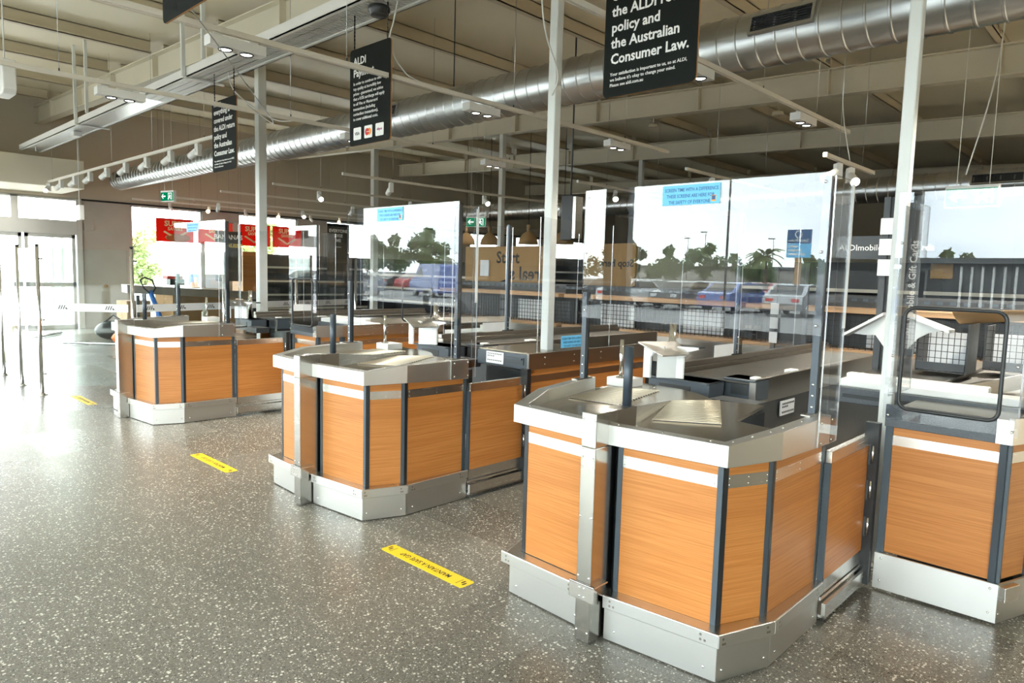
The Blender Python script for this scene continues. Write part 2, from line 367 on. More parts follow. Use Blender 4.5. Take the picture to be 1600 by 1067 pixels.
# airlock return wall outside the doors
f = MB()
for x in (-19.0, -19.9, -20.8): f.box((x-.06, 4.72, 0), (x, 4.8, 2.5))
f.box((-21.0, 4.72, 2.4), (XW-.15, 4.8, 2.5)).box((-21.0, 4.72, .98), (XW-.15, 4.8, 1.08)).box((-21.0, 4.72, 0), (XW-.15, 4.8, .1))
r_ = struct(f.build('window_6', 'alu_frame')); MB().box((-20.8, 4.755, .1), (-18.9, 4.765, 2.4)).build('pane', 'glass', r_)
# front facade behind the photographer
fac = MB().box((XW, YF-.25, 3.35), (XE, YF, 5.2)).box((XW, YF-.15, 0), (XE, YF-.02, .12))
struct(fac.build('wall_south', 'wall_taupe'))
fx = [-18.6, -15.5, -11.4, -7.2, -3.0, 1.0, 4.4, 7.8]
for i, x in enumerate(fx):
    if i in (1, 3): struct(MB().box((x-.3, YF-.28, 0), (x+.02, YF+.06, 3.4)).build('trim_%d' % (10+i), 'charcoal'))
    struct(MB().box((x-.05+.1, YF-.16, .1), (x+.05+.1, YF, 3.36)).build('trim_%d' % (30+i), 'bluegrey_frame'))
struct(MB().box((XW, YF-.09, .12), (XE, YF-.08, 3.35)).build('window_7', 'glass'))
# back wall with clerestory windows, side wall
struct(MB().box((XW, YB, 0), (XE, YB+.2, 5.2)).build('wall_north', 'wall_taupe'))
struct(MB().box((XE, YF, 0), (XE+.2, YB, 5.2)).build('wall_east', 'wall_taupe'))

# ------------------------------------------------------------------ roof frame
def beam(y, label):
    m = MB(); tw = .01
    a, b = XW+.02, XE-.02
    def sl(y0, y1, d0, d1):
        m.hexa([(a, y0, zr(a)-d1), (b, y0, zr(b)-d1), (b, y1, zr(b)-d1), (a, y1, zr(a)-d1)], [(a, y0, zr(a)-d0), (b, y0, zr(b)-d0), (b, y1, zr(b)-d0), (a, y1, zr(a)-d0)])
    sl(y-.09, y+.09, .20, .215); sl(y-.09, y+.09, .545, .56); sl(y-tw/2, y+tw/2, .215, .545)
    o = m.build('roof_beam', 'beam_paint'); tag(o, label, 'beam')
    st = MB(); x = -1.75
    while x > XW+.3:
        st.box((x-.006, y-.085, zr(x)-.545), (x+.006, y+.085, zr(x)-.215)); x -= 1.95
    st.build('stiffener_plates', 'beam_paint', o); return o
beam(4.1, 'white steel roof beam nearest the front, running just behind the cable tray')
beam(10.0, 'cream steel roof beam behind the big round duct')
beam(14.0, 'rearmost steel roof beam crossing above the small exit sign')
beam(20.0, 'steel roof beam at the far end of the sales floor')
beam(-1.8, 'steel roof beam above the front aisle, out of sight overhead')
k = 0; x = 2.1
ends = [(YF, 4.0, 'front'), (4.2, 9.9, 'middle'), (10.1, 13.9, 'rear'), (14.1, 19.9, 'back'), (20.1, YB, 'farthest')]
while x > XW+.5:
    for a, b, nm in ends:
        z = zr(x)
        m = MB().box((x-.004, a, z-.2), (x+.004, b, z-.002)).box((x-.004, a, z-.2), (x+.075, b, z-.188)).box((x-.075, a, z-.014), (x+.004, b, z-.002)).box((x+.065, a, z-.2), (x+.075, b, z-.165))
        tag(m.build('roof_purlin', 'purlin_paint'), 'cream steel purlin under the roof sheet in the %s bay' % nm, 'purlin', 'purlins of the %s roof bay' % nm)
    x -= 1.95
# columns
def column(X, Y, wd, top, label, name='steel_column'):
    r = thing(name, label, 'column', (X, Y, 0))
    MB().box((0, 0, .012), (wd, wd, top)).build('shaft', 'column_paint', r, bevel=.008)
    MB().box((-.06, -.06, 0), (wd+.06, wd+.06, .012)).build('base_plate', 'column_paint', r)
    return r
column(-1.142, 4.1, .063, zr(-1.1)-.56, 'white steel column rising beside the nearest till screen at right')
column(-3.612, 4.1, .075, zr(-3.6)-.56, 'tall white steel column in mid picture crossing in front of the duct')
column(-8.388, 4.1, .105, zr(-8.4)-.56, 'white steel column at left near the red posters')
column(-14.36, 9.93, .14, zr(-14.3)-.56, 'white steel column below the payment sign')
column(-10.0, 9.95, .10, zr(-10)-.56, 'cream steel column behind the left arrow exit sign')
column(-9.4, 13.95, .10, zr(-9.4)-.56, 'distant steel column under the rearmost roof beam')

# ------------------------------------------------------------------ ducts
def duct(x0, x1, y, z, R, label, vents, name='air_duct', pitch=.16):
    r = thing(name, label, 'duct', ((x0+x1)/2, y, z)); c = (x0+x1)/2
    m = MB(); L = x1-x0; n = int(L/pitch); prof = [(0.001, x0-c-.02), (R*.8, x0-c-.02), (R, x0-c)]
    for i in range(n):
        xx = x0-c+pitch*(i+.5)
        prof += [(R, xx-.012), (R+.007, xx-.006), (R+.007, xx+.006), (R, xx+.012)]
    prof += [(R, x1-c)]
    m.lathe((0, 0, 0), prof, 36, 'X')
    d = m.build('duct_shell', 'galvanised', r)
    for pl in d.data.polygons: pl.use_smooth = True
    md = d.modifiers.new('edge', 'EDGE_SPLIT'); md.split_angle = math.radians(35)
    for xv, w_, h_ in vents:
        v = MB(); an = math.radians(14)
        n_ = Vector((0, -math.cos(an), math.sin(an))); t_ = Vector((0, math.sin(an), math.cos(an))); o_ = n_*(R*.985)
        def q(u, h, dpt): p_ = o_+n_*dpt+t_*h; return (xv-c+u, p_.y, p_.z)
        def bar(u0, u1, h0, h1, d0, d1): v.hexa([q(u0, h0, d0), q(u1, h0, d0), q(u1, h0, d1), q(u0, h0, d1)], [q(u0, h1, d0), q(u1, h1, d0), q(u1, h1, d1), q(u0, h1, d1)])
        f_ = .02
        bar(-w_/2-f_, w_/2+f_, h_/2, h_/2+f_, -.04, .02); bar(-w_/2-f_, w_/2+f_, -h_/2-f_, -h_/2, -.04, .02)
        bar(-w_/2-f_, -w_/2, -h_/2, h_/2, -.04, .02); bar(w_/2, w_/2+f_, -h_/2, h_/2, -.04, .02)
        vo = v.build('vent', 'galvanised', r)
        v = MB()
        bar(-w_/2, w_/2, -h_/2, h_/2, -.012, .006); v.build('vent_cavity', 'black_plastic', vo)
        v = MB()
        for j in range(6): hh = -h_/2+h_*(j+.5)/6; bar(-w_/2, w_/2, hh-.003, hh+.003, .006, .018)
        for j in range(15): uu = -w_/2+w_*(j+.5)/15; bar(uu-.0015, uu+.0015, -h_/2, h_/2, .006, .014)
        v.build('louvres', 'charcoal', vo)
    return r
duct(-18.0, 7.5, 5.5, 3.46, .215, 'large galvanised spiral duct running the length of the checkouts', [(-17.3, .3, .11), (-7.35, .46, .12), (-2.35, .46, .12), (1.6, .46, .12)])
duct(-14.2, 6.5, 12.0, 3.02, .2, 'smaller galvanised duct far back at right above the exit sign', [(-2.0, .6, .12)])

# ------------------------------------------------------------------ cable tray
r = thing('cable_tray', 'long white perforated cable tray hung on posts over the checkouts', 'cable tray', (-7, 3.56, 3.74))
m = MB(); x0, x1 = -16.9+7, 12.0; x1 = 9.5
m.box((x0, -.19, 0), (x1, -.175, .1)).box((x0, .175, 0), (x1, .19, .1)).box((x0, -.19, 0), (x1, -.14, .008)).box((x0, .14, 0), (x1, .19, .008))
m.build('side_rails', 'white_paint', r)
m = MB().box((x0, -.14, .006), (-3.2, .14, .01))
m.build('solid_floor', 'galvanised', r)
m = MB(); xx = -3.2
while xx < x1: m.box((xx, -.14, .006), (xx+.028, .14, .01)); xx += .04
for yy in (-.05, .05): m.box((-3.2, yy-.006, .006), (x1, yy+.006, .0095))
m.build('perforated_floor', 'alu_frame', r)
for xx in (-5.9, -1.6, 3.2, 7.4):
    m = MB().box((xx-.02, -.23, -.02), (xx+.02, .26, 0)); b_ = m.build('cross_bracket', 'white_paint', r)
    zt = zr(xx-7)-3.74-.01
    for yy in (-.22, ): MB().box((xx-.02, yy-.02, 0), (xx+.02, yy+.02, zt)).build('hanger_post', 'column_paint', b_)
    MB().box((xx+.5, -.22, .1), (xx+.54, -.18, zt)).build('hanger_post', 'column_paint', b_)
for xx in (-9.0, ):
    MB().cyl((xx, -.1, -.1), (xx, -.1, .0), .012).build('camera_stem', 'white_paint', r)
MB().box((-6.9, -.06, -.07), (-6.65, .06, .006)).build('junction_box', 'white_paint', r)
o = MB().lathe((-12.6+7, 0, 0), [(.001, -.0), (.001, 0)], 8)
tag(MB().lathe((0, 0, 0), [(.001, .065), (.085, .065), (.092, .05), (.092, .03), (.08, .02), (.078, 0), (.068, -.01), (.001, -.01)], 28).build('wifi_access_point', 'black_plastic', None, loc=(-5.04, 3.56, 3.675)), 'round black dome fixed under the perforated cable tray', 'access point')

# ------------------------------------------------------------------ hanging signs
def hang_sign(xc, y, z0, z1, wd, label, lines, chain_top, dark='sign_black'):
    r = thing('hanging_sign', label, 'sign', (xc, y, (z0+z1)/2)); h = z1-z0
    pts = rrect(wd, h, .035); n = len(pts)
    m = MB(); m.add([(a, -.006, b) for a, b in pts]+[(a, .006, b) for a, b in pts],
        [tuple(range(n)), tuple(range(2*n-1, n-1, -1))]+[(i, n+i, n+(i+1) % n, (i+1) % n) for i in range(n)])
    for i in range(2, n+2): m.mi[i] = 1
    m.build('board', [dark, 'sign_edge'], r)
    for sx in (-1, 1):
        c = MB(); zz = h/2-.02; i = 0
        while zz < chain_top-(z0+z1)/2:
            c.box((sx*wd*.4-.006, -.002, zz), (sx*wd*.4+.006, .002, zz+.018)) if i % 2 else c.box((sx*wd*.4-.002, -.006, zz), (sx*wd*.4+.002, .006, zz+.018)); zz += .016; i += 1
        c.build('chain', 'black_plastic', r)
    for (body, size, x, z, mt, bold) in lines:
        txt('lettering', body, size, mt, r, (x, -.0065, z), bold=bold)
    return r
L5 = [('Relax,', 5), ('everything is', 4), ('covered under', 3), ('the ALDI return', 2), ('policy and', 1), ('the Australian', 0), ('Consumer Law.', -1)]
def law_lines(wd, sc=1.0, h=.82):
    out = []
    for t_, k_ in L5: out.append((t_, .083*sc, -wd/2+.05, -.215+.0925*(k_+1), 'letter_white', .0018))
    for i, t_ in enumerate(('Your satisfaction is important to us, so at ALDI,', "we believe it's okay to change your mind.", 'Please see aldi.com.au')):
        out.append((t_, .027*sc, -wd/2+.05, -.285-.032*i, 'letter_white', .0003))
    return out
TR = 3.74
hang_sign(-2.355, 3.55, 2.635, 3.455, .635, 'near black hanging sign reading Consumer Law, largest at top of picture', law_lines(.635, 1.0), TR+.1)
hang_sign(-7.99, 3.55, 2.635, 3.43, .63, 'far black hanging sign reading Relax everything is covered, left of the tall column', law_lines(.63, .98), TR+.1)
r = hang_sign(-5.145, 3.55, 2.635, 3.455, .60, 'black hanging payment sign with three white card badges', [
    ('ALDI', .088, -.245, .275, 'letter_white', .0018), ('Payment', .088, -.245, .175, 'letter_white', .0018)] +
    [(t_, .036, -.245, .105-.043*i, 'letter_white', .0004) for i, t_ in enumerate(('In order to continue to offer', 'top quality at incredibly low', 'prices - guaranteed, we advise', 'that a 0.5% surcharge will apply', 'to all Visa or Mastercard', 'transactions (including', 'contactless transactions),', 'to cover additional costs.'))], TR+.1)
for i in range(3):
    xc = -.18+.165*i
    pts = rrect(.115, .105, .01, 3); n = len(pts)
    bd = MB().add([(xc+a, -.009, -.31+b) for a, b in pts]+[(xc+a, -.006, -.31+b) for a, b in pts], [tuple(range(n)), tuple(range(2*n-1, n-1, -1))]+[(k, n+k, n+(k+1) % n, (k+1) % n) for k in range(n)]).build('card_badge', 'letter_white', r)
    if i == 0: txt('lettering', 'VISA', .036, 'letter_black', bd, (xc, -.0095, -.322), align='CENTER', bold=.0006)
    if i == 2: txt('lettering', 'eftpos', .03, 'text_purple', bd, (xc, -.0095, -.315), align='CENTER', bold=.0008)
    if i == 1:
        for dx, mt, dy in ((.016, 'award_orange', -.0095), (-.016, 'award_red', -.0098)):
            MB().add([(xc+dx+.03*math.cos(a*PI/10), dy, -.31+.03*math.sin(a*PI/10)) for a in range(20)], [tuple(range(20))]).build('disc_mark', mt, bd)
        txt('lettering', 'MasterCard', .0095, 'letter_white', bd, (xc, -.0103, -.313), align='CENTER', bold=.0003)
hang_sign(-4.07, 1.6, 2.93, 3.75, .62, 'black hanging sign cut off by the top edge, seen from below near the twin lamps', [], 4.5)

# ------------------------------------------------------------------ lighting tracks and lamps
def track(p, q, label, wires, group=None):
    p, q = Vector(p), Vector(q); c = (p+q)/2; d = (q-p); L = d.length; d.normalize(); s = Vector((-d.y, d.x, 0))
    r = thing('lighting_track', label, 'lighting track', c, math.atan2(d.y, d.x), group)
    MB().box((-L/2, -.017, -.008), (L/2, .017, .024)).box((-L/2, -.017, -.014), (L/2, -.008, -.008)).box((-L/2, .008, -.014), (L/2, .017, -.008)).build('rail', 'track_paint', r)
    MB().box((-L/2-.012, -.019, -.015), (-L/2, .019, .026)).build('end_cap', 'white_paint', r); MB().box((L/2, -.019, -.015), (L/2+.012, .019, .026)).build('end_cap', 'white_paint', r)
    for k in range(wires):
        x = -L/2+L*(k+.5)/wires; Y_ = c.y+d.y*x
        for lo_, hi_ in ((3.3, 3.82), (5.2, 5.8), (11.75, 12.25)):
            if abs(d.y) > .5 and lo_ < Y_ < hi_: x += (hi_+.06-Y_)*(1 if d.y > 0 else -1)
        X_ = c.x+d.x*x
        w_ = MB().cyl((x, 0, .024), (x, 0, zr(X_)-c.z-.01), .0025, 5).build('suspension_wire', 'galvanised', r)
        MB().cyl((x, 0, .024), (x, 0, .05), .006, 6).build('wire_grip', 'charcoal', w_)
    return r
def lamp_light(parent, loc, direction, watts, deg, col=(1, .93, .80)):
    ld = bpy.data.lights.new('lamp_light', 'SPOT'); ld.energy = watts; ld.spot_size = math.radians(deg); ld.spot_blend = .6; ld.shadow_soft_size = .04; ld.color = col
    o = bpy.data.objects.new('lamp_light', ld); COL.objects.link(o); o.parent = parent; o.location = loc; o.rotation_euler = Vector(direction).to_track_quat('-Z', 'Y').to_euler(); return o
def twin(loc, rz, label, group=None, on=True, watts=210):
    r = thing('twin_downlight', label, 'downlight', loc, rz, group)
    MB().box((-.2, -.05, -.1), (.2, .05, -.03)).build('housing', 'white_paint', r, bevel=.003)
    for x in (-.13, .13): MB().box((x-.03, -.012, -.03), (x+.03, .012, -.01)).build('track_adapter', 'white_paint', r)
    for x in (-.075, .075):
        l = MB().lathe((x, -.0, -.1), [(.046, .004), (.05, -.004), (.046, -.012), (.042, -.004)], 20).build('reflector_ring', 'charcoal', r)
        MB().lathe((x, 0, -.1), [(.001, -.008), (.03, -.008), (.044, .001)], 20).build('lens', 'lamp_glow' if on else 'white_paint', l)
    lamp_light(r, (0, 0, -.125), (0, 0, -1), watts, 110)
    return r
HZ = 3.15; h = HZ-1.55
tA = track((-4.89, .3, HZ), (-4.89, 7.9, HZ), 'white lighting track crossing in front of the payment sign', 4)
tB = track((-7.1, .8, HZ), (-7.1, 8.2, HZ), 'white lighting track crossing in front of the far hanging sign', 4)
tC = track((-2.72, 2.6, HZ), (-2.72, 7.95, HZ), 'white lighting track passing behind the largest hanging sign', 3)
track((-.52, 3.0, HZ), (-.52, 7.9, HZ), 'white lighting track at the upper right corner of the picture', 3)
tD = track((-17.5, 3.85, HZ+.02), (-8.35, 3.85, HZ+.02), 'white lighting track carrying ten spotlights above the entrance aisle', 5)
for (x, y, lb) in ((-4.89, 2.26, 'white twin downlight at upper left, on the track beside the cut off sign'), (-4.89, 4.62, 'white twin downlight on the duct just right of the payment sign'), (-4.89, 6.8, 'white twin downlight just right of the tall middle column, under a roof beam'),
                   (-7.1, 2.2, 'white twin downlight hanging before the cable tray at upper left'), (-7.1, 4.72, 'white twin downlight half hidden behind the payment sign'), (-7.1, 6.95, 'white twin downlight left of the tall middle column below the roof beam'),
                   (-2.72, 4.72, 'white twin downlight peeping out beside the largest hanging sign'), (-2.72, 6.75, 'white twin downlight at right on the track that ends in mid air'),
                   (-.52, 4.6, 'white twin downlight beyond the upper right corner')):
    twin((x, y, HZ-.012), PI/2, lb)
for i, x in enumerate((-.52, 1.7, 3.9, 6.1)):       # unseen downlights and tracks added out of frame to brighten the rear bays
    if i: track((x, 3.0, HZ), (x, 15.5, HZ), 'unseen lighting track added beyond the picture edge to carry brightening lamps', 3, 'added tracks right of the picture')
    for j, y in enumerate((7.2, 10.4, 14.0)):
        if i or j == 0: twin((x, y, HZ-.012), PI/2, 'unseen twin downlight added beyond the picture edge to brighten the rear roof', 'added downlights right of the picture', watts=1400)
def spot_proto(ax=0.0, tilt=28, name='track_spotlight', glow='lamp_glow'):
    r = thing(name, '', 'spotlight')
    MB().box((-.03, -.035, -.17), (.03, .035, -.02)).build('driver_box', 'white_paint', r, bevel=.003)
    MB().box((-.012, -.015, -.02), (.012, .015, -.01)).build('track_adapter', 'white_paint', r)
    t_ = math.radians(tilt); d = Vector((math.cos(t_), 0, -math.sin(t_))); b = Vector((.05, 0, -.125))-d*.045; e = b+d*.16
    m = MB(); m.tube([b, e], .045, 16, caps=False); m.tube([b, b-d*.002], [.045, .001], 16, caps=False)
    hd = m.build('lamp_head', 'white_paint', r)
    n = Vector(d); x = n.orthogonal().normalized(); y = n.cross(x); c = e-d*.012
    lamp_light(r, c+d*.03, d, 22, 70)
    MB().add([c+(x*math.cos(k*PI/8)+y*math.sin(k*PI/8))*.042 for k in range(16)], [tuple(range(16))]).build('lens', glow, hd)
    return r
SP = spot_proto(); first = [True]
def spot(loc, rz, label, group=None):
    r = SP if first[0] else copy_tree(SP); first[0] = False
    r.location = loc; r.rotation_euler = (0, 0, rz); r['label'] = label
    if group: r['group'] = group
    elif 'group' in r: del r['group']
    return r
for i in range(10):
    spot((-16.9+.93*i, 3.85, HZ+.006), PI+.35 if i else -.6, 'white spotlight on the long track over the entrance aisle, lamp end tipped to the left' if i else 'leftmost white spotlight, glowing toward us at the end of the entrance track',
         'spotlights along the entrance aisle track' if i else None)
# tracks deeper in the shop, running away from the viewer
deep = [(-9.4, 6.0, 11.6, 3.0), (-11.6, 6.0, 11.6, 3.0), (-13.7, 6.0, 11.6, 3.0), (-15.9, 6.0, 16.5, 3.0)]
for i, (x, a, b, z) in enumerate(deep):
    track((x, a, z), (x, b, z), 'thin cream lighting track behind the duct, one of the rows crossing the taupe wall', 3, 'tracks of the rear sales floor')
    for k, yy in enumerate((a+.9, a+3.0, a+5.2)):
        spot((x, yy, z-.014), (PI*.9, -.3, 2.4)[(i+k) % 3], 'small white spotlight on a track behind the duct, before the taupe wall', 'spotlights of the rear sales floor')
track((-17.4, 5.6, 3.02), (-17.4, 16.5, 3.02), 'lighting track with bare glowing lamps just over the shop windows', 4)
for k in range(11):
    r = thing('track_globe_lamp' if k % 2 else 'track_spotlight', '', 'spotlight', (-17.4, 6.4+.92*k, 3.005))
    MB().box((-.02, -.026, -.12), (.02, .026, -.01)).build('driver_box', 'white_paint', r, bevel=.003)
    if k % 2:
        MB().ball((.03, -.04, -.13), .045).build('globe', 'lamp_glow_warm', r); tag(r, 'glowing warm lamp in the row over the shop windows', 'spotlight', 'glowing lamps over the shop windows')
    else:
        MB().tube([(.0, 0, -.1), (.03, .06, -.17)], .034, 12).build('lamp_head', 'white_paint', r); tag(r, 'unlit grey spotlight in the row over the shop windows', 'spotlight', 'unlit spotlights over the shop windows')
# short tracks at right rear
for (x, a, b, z, hs, lb) in ((-2.55, 6.9, 8.3, 2.75, (7.25, 7.6), 'short white track with two spotlights left of the right hand column'),
                             (-4.9, 8.4, 11.6, 3.0, (9.1,), 'thin track with one bright lamp above the blue screen notice'),
                             (-6.9, 8.6, 11.6, 3.0, (9.3, 9.6), 'thin track with paired spotlights just right of the tall middle column'),
                             (.2, 6.9, 9.2, 2.9, (7.3,), 'short white track at the right edge of the picture'),
                             (-9.2, 13.0, 17.0, 2.9, (14.0, 15.0), 'thin rear track behind the tall middle column')):
    track((x, a, z), (x, b, z), lb, 2)
    for j, y in enumerate(hs):
        spot((x, y, z-.014), (-2.2, -.9)[j % 2], 'white spotlight %s on the %s' % (('nearer us', 'farther back')[j % 2] if len(hs) > 1 else 'alone', lb.split(' ', 2)[2] if len(lb.split()) > 8 else lb))

# ------------------------------------------------------------------ emergency exit signs
def exit_sign(loc, rz, label, ztop, glow=True, wd=.36, hh=.19):
    r = thing('exit_sign', label, 'exit sign', loc, rz)
    MB().box((-wd/2, -.03, -hh/2), (wd/2, .03, hh/2)).build('housing', 'white_paint', r, bevel=.006)
    f = MB().box((-wd/2+.01, -.034, -hh/2+.012), (wd/2-.01, -.03, hh/2-.03)).build('face', 'exit_glow_green', r)
    m = MB(); y = -.036
    def pl(pts): m.add([(a*wd, y, b*hh) for a, b in pts], [tuple(range(len(pts)))])
    pl([(-.42, -.02), (-.30, .2), (-.24, .2), (-.32, .04), (-.1, .04), (-.1, -.09), (-.32, -.09), (-.24, -.25), (-.30, -.25)])
    m.build('arrow', 'exit_glow_white', f)
    m = MB(); pl([(.1, -.36), (.1, .28), (.4, .28), (.4, -.36), (.36, -.36), (.36, .22), (.14, .22), (.14, -.36)]); m.build('doorway', 'exit_glow_white', f)
    m = MB(); m.add([(wd*.24+.012*math.cos(k*PI/5), y, hh*.14+.012*math.sin(k*PI/5)) for k in range(10)], [tuple(range(10))])
    pl([(.17, .04), (.29, .06), (.34, -.06), (.3, -.08), (.27, -.01), (.26, -.12), (.33, -.2), (.31, -.33), (.27, -.33), (.28, -.22), (.2, -.14), (.16, -.28), (.06, -.3), (.07, -.24), (.13, -.22), (.18, 0)])
    m.build('running_figure', 'exit_glow_white', f)
    for x in (-wd*.3, wd*.3): MB().cyl((x, 0, hh/2), (x, 0, ztop-loc[2]), .0035, 5).build('suspension_rod', 'white_paint', r)
    return r
exit_sign((-13.1, 4.8, 2.76), .25, 'exit sign with white arrow hanging below the duct end at left', zr(-13)-.005)
exit_sign((-9.6, 9.0, 2.5), .35, 'bright green arrow exit sign behind the middle column', zr(-9.6)-.005, wd=.4, hh=.2)
exit_sign((-1.45, 7.5, 2.36), 0, 'exit sign mostly hidden behind the top of the right hand screen', zr(-1.4)-.005, wd=.42, hh=.2)
r = thing('hanging_unit', 'white bowed emergency light cut off by the left edge of the picture', 'emergency light', (-7.42, 1.4, 3.1))
MB().add([(a, b, c) for b in (-.05, .05) for a, c in ((-.17, .13), (.17, .13), (.17, -.11), (.13, -.15), (-.13, -.15), (-.17, -.11))],
         [(0, 1, 2, 3, 4, 5), (11, 10, 9, 8, 7, 6)]+[(i, 6+i, 6+(i+1) % 6, (i+1) % 6) for i in range(6)]).build('body', 'white_paint', r, bevel=.01)
MB().cyl((0, 0, .13), (0, 0, zr(-7.4)-3.11), .006, 6).build('suspension_rod', 'white_paint', r)
r = thing('hanging_unit', 'small white box on a long rod beside the entrance bulkhead', 'emergency light', (-15.4, 4.0, 2.5))
MB().box((-.16, -.04, -.14), (.16, .04, .14)).build('body', 'white_paint', r, bevel=.01)
MB().cyl((0, 0, .14), (0, 0, zr(-15.4)-2.51), .006, 6).build('suspension_rod', 'white_paint', r)
# loose data and power cables dangling from the roof
def cable(pts, label, r=.005, mat='white_paint'):
    P = [Vector(p) for p in pts]; out = []
    for i in range(len(P)-1):
        p0, p1, p2, p3 = P[max(i-1, 0)], P[i], P[i+1], P[min(i+2, len(P)-1)]
        for k in range(6):
            t = k/6; out.append(.5*((2*p1)+(-p0+p2)*t+(2*p0-5*p1+4*p2-p3)*t*t+(-p0+3*p1-3*p2+p3)*t**3))
    out.append(P[-1])
    return tag(MB().tube(out, r, 6).build('power_cable', mat), label, 'cable')
cable([(-4.84, 3.6, 3.75), (-4.86, 3.58, 3.6), (-4.89, 3.56, 3.4), (-4.89, 3.72, 3.22), (-4.89, 3.9, 3.17)], 'white cable looping down from the tray at the right edge of the payment sign', .007)
cable([(-8.0, 3.6, 3.74), (-7.9, 3.65, 3.5), (-7.5, 3.9, 3.2), (-7.1, 4.0, 3.17)], 'white cable hanging beside the left column from the tray', .006)
cable([(-4.05, 1.62, 2.95), (-4.6, 2.2, 2.75), (-5.6, 2.9, 2.75), (-6.9, 3.3, 3.16)], 'thin grey cable sagging below the cut off sign at upper left', .004, 'galvanised')
cable([(-2.62, 7.5, 4.3), (-2.64, 7.5, 3.4), (-2.56, 7.6, 2.78)], 'white cord down to the short two lamp track at right', .005)
cable([(-1.3, 7.5, 4.35), (-1.34, 7.45, 3.4), (-1.5, 7.44, 2.55)], 'white cord down to the exit sign at the far right', .006)
cable([(-3.3, 3.62, 3.74), (-3.4, 3.8, 3.3), (-3.5, 4.08, 3.05), (-3.56, 4.09, 2.9)], 'short white cable beside the top of the tall middle column', .006)
for (x, y, zb, lb) in ((-6.3, 5.35, 3.3, 'dark hanger rod left of the payment sign'), (-4.1, 5.35, 3.3, 'dark hanger rod right of the payment sign'), (-1.9, 5.35, 3.3, 'dark hanger rod left of the largest sign')):
    tag(MB().cyl((x, 5.5, 3.68), (x, 5.5, zr(x)-.01), .007, 6).build('hanger_rod', 'charcoal'), lb+', holding the big duct', 'rod')
for (x, y, lb) in ((-7.0, 10.8, 'short cream roof sensor on a stem above the rear aisle'), (-4.8, 10.9, 'cream roof sensor on a stem right of the tall middle column')):
    r = thing('roof_sensor', lb, 'sensor', (x, y, zr(x)-.5)); MB().cyl((0, 0, 0), (0, 0, .48), .012, 8).build('stem', 'purlin_paint', r); MB().lathe((0, 0, 0), [(.001, .03), (.08, .02), (.09, -.03), (.001, -.04)], 16).build('head', 'purlin_paint', r)

# ------------------------------------------------------------------ checkout counters
Y0 = 2.8                                   # every checkout's empty stands at this depth
def sh(pts): return [(x, y-Y0) for x, y in pts]
def offset(pts, d):                        # mitred offset, positive = outward (right of travel)
    n = len(pts); out = []
    nr = []
    for i in range(n-1):
        v = Vector((pts[i+1][0]-pts[i][0], pts[i+1][1]-pts[i][1])).normalized(); nr.append(Vector((v.y, -v.x)))
    for i in range(n):
        if i == 0: q = nr[0]*d
        elif i == n-1: q = nr[-1]*d
        else:
            b = (nr[i-1]+nr[i]).normalized(); q = b*(d/max(.3, b.dot(nr[i])))
        out.append((pts[i][0]+q.x, pts[i][1]+q.y))
    return out
OUT = sh([(-.77, 3.24), (-.64, 2.665), (-.535, 2.38), (0, 2.353), (.547, 2.405), (.643, 2.665), (.64, 3.185)])
ZT = [.967, .966, .934, .934, .934, .966, .967]; ZB = [.84, .853, .848, .848, .848, .853, .835]
def lerp(p, q, t): return (p[0]+(q[0]-p[0])*t, p[1]+(q[1]-p[1])*t)
def bolts(pts, nrm, r=.006, proto=None):
    m = proto or MB(); n = Vector(nrm).normalized()
    for p in pts:
        p = Vector(p); m.tube([p, p+n*.002, p+n*.004], [r, r*.85, r*.3], 8)
    return m
def screws(pts, nrm, r, name, parent):
    n = Vector(nrm).normalized(); first_ = None
    for p in pts:
        if first_ is None: first_ = MB().tube([(0, 0, 0), n*.002, n*.004], [r, r*.85, r*.3], 8).build(name, 'rivet', parent); o = first_
        else: o = bpy.data.objects.new(name, first_.data); COL.objects.link(o); o.parent = parent
        o.location = p
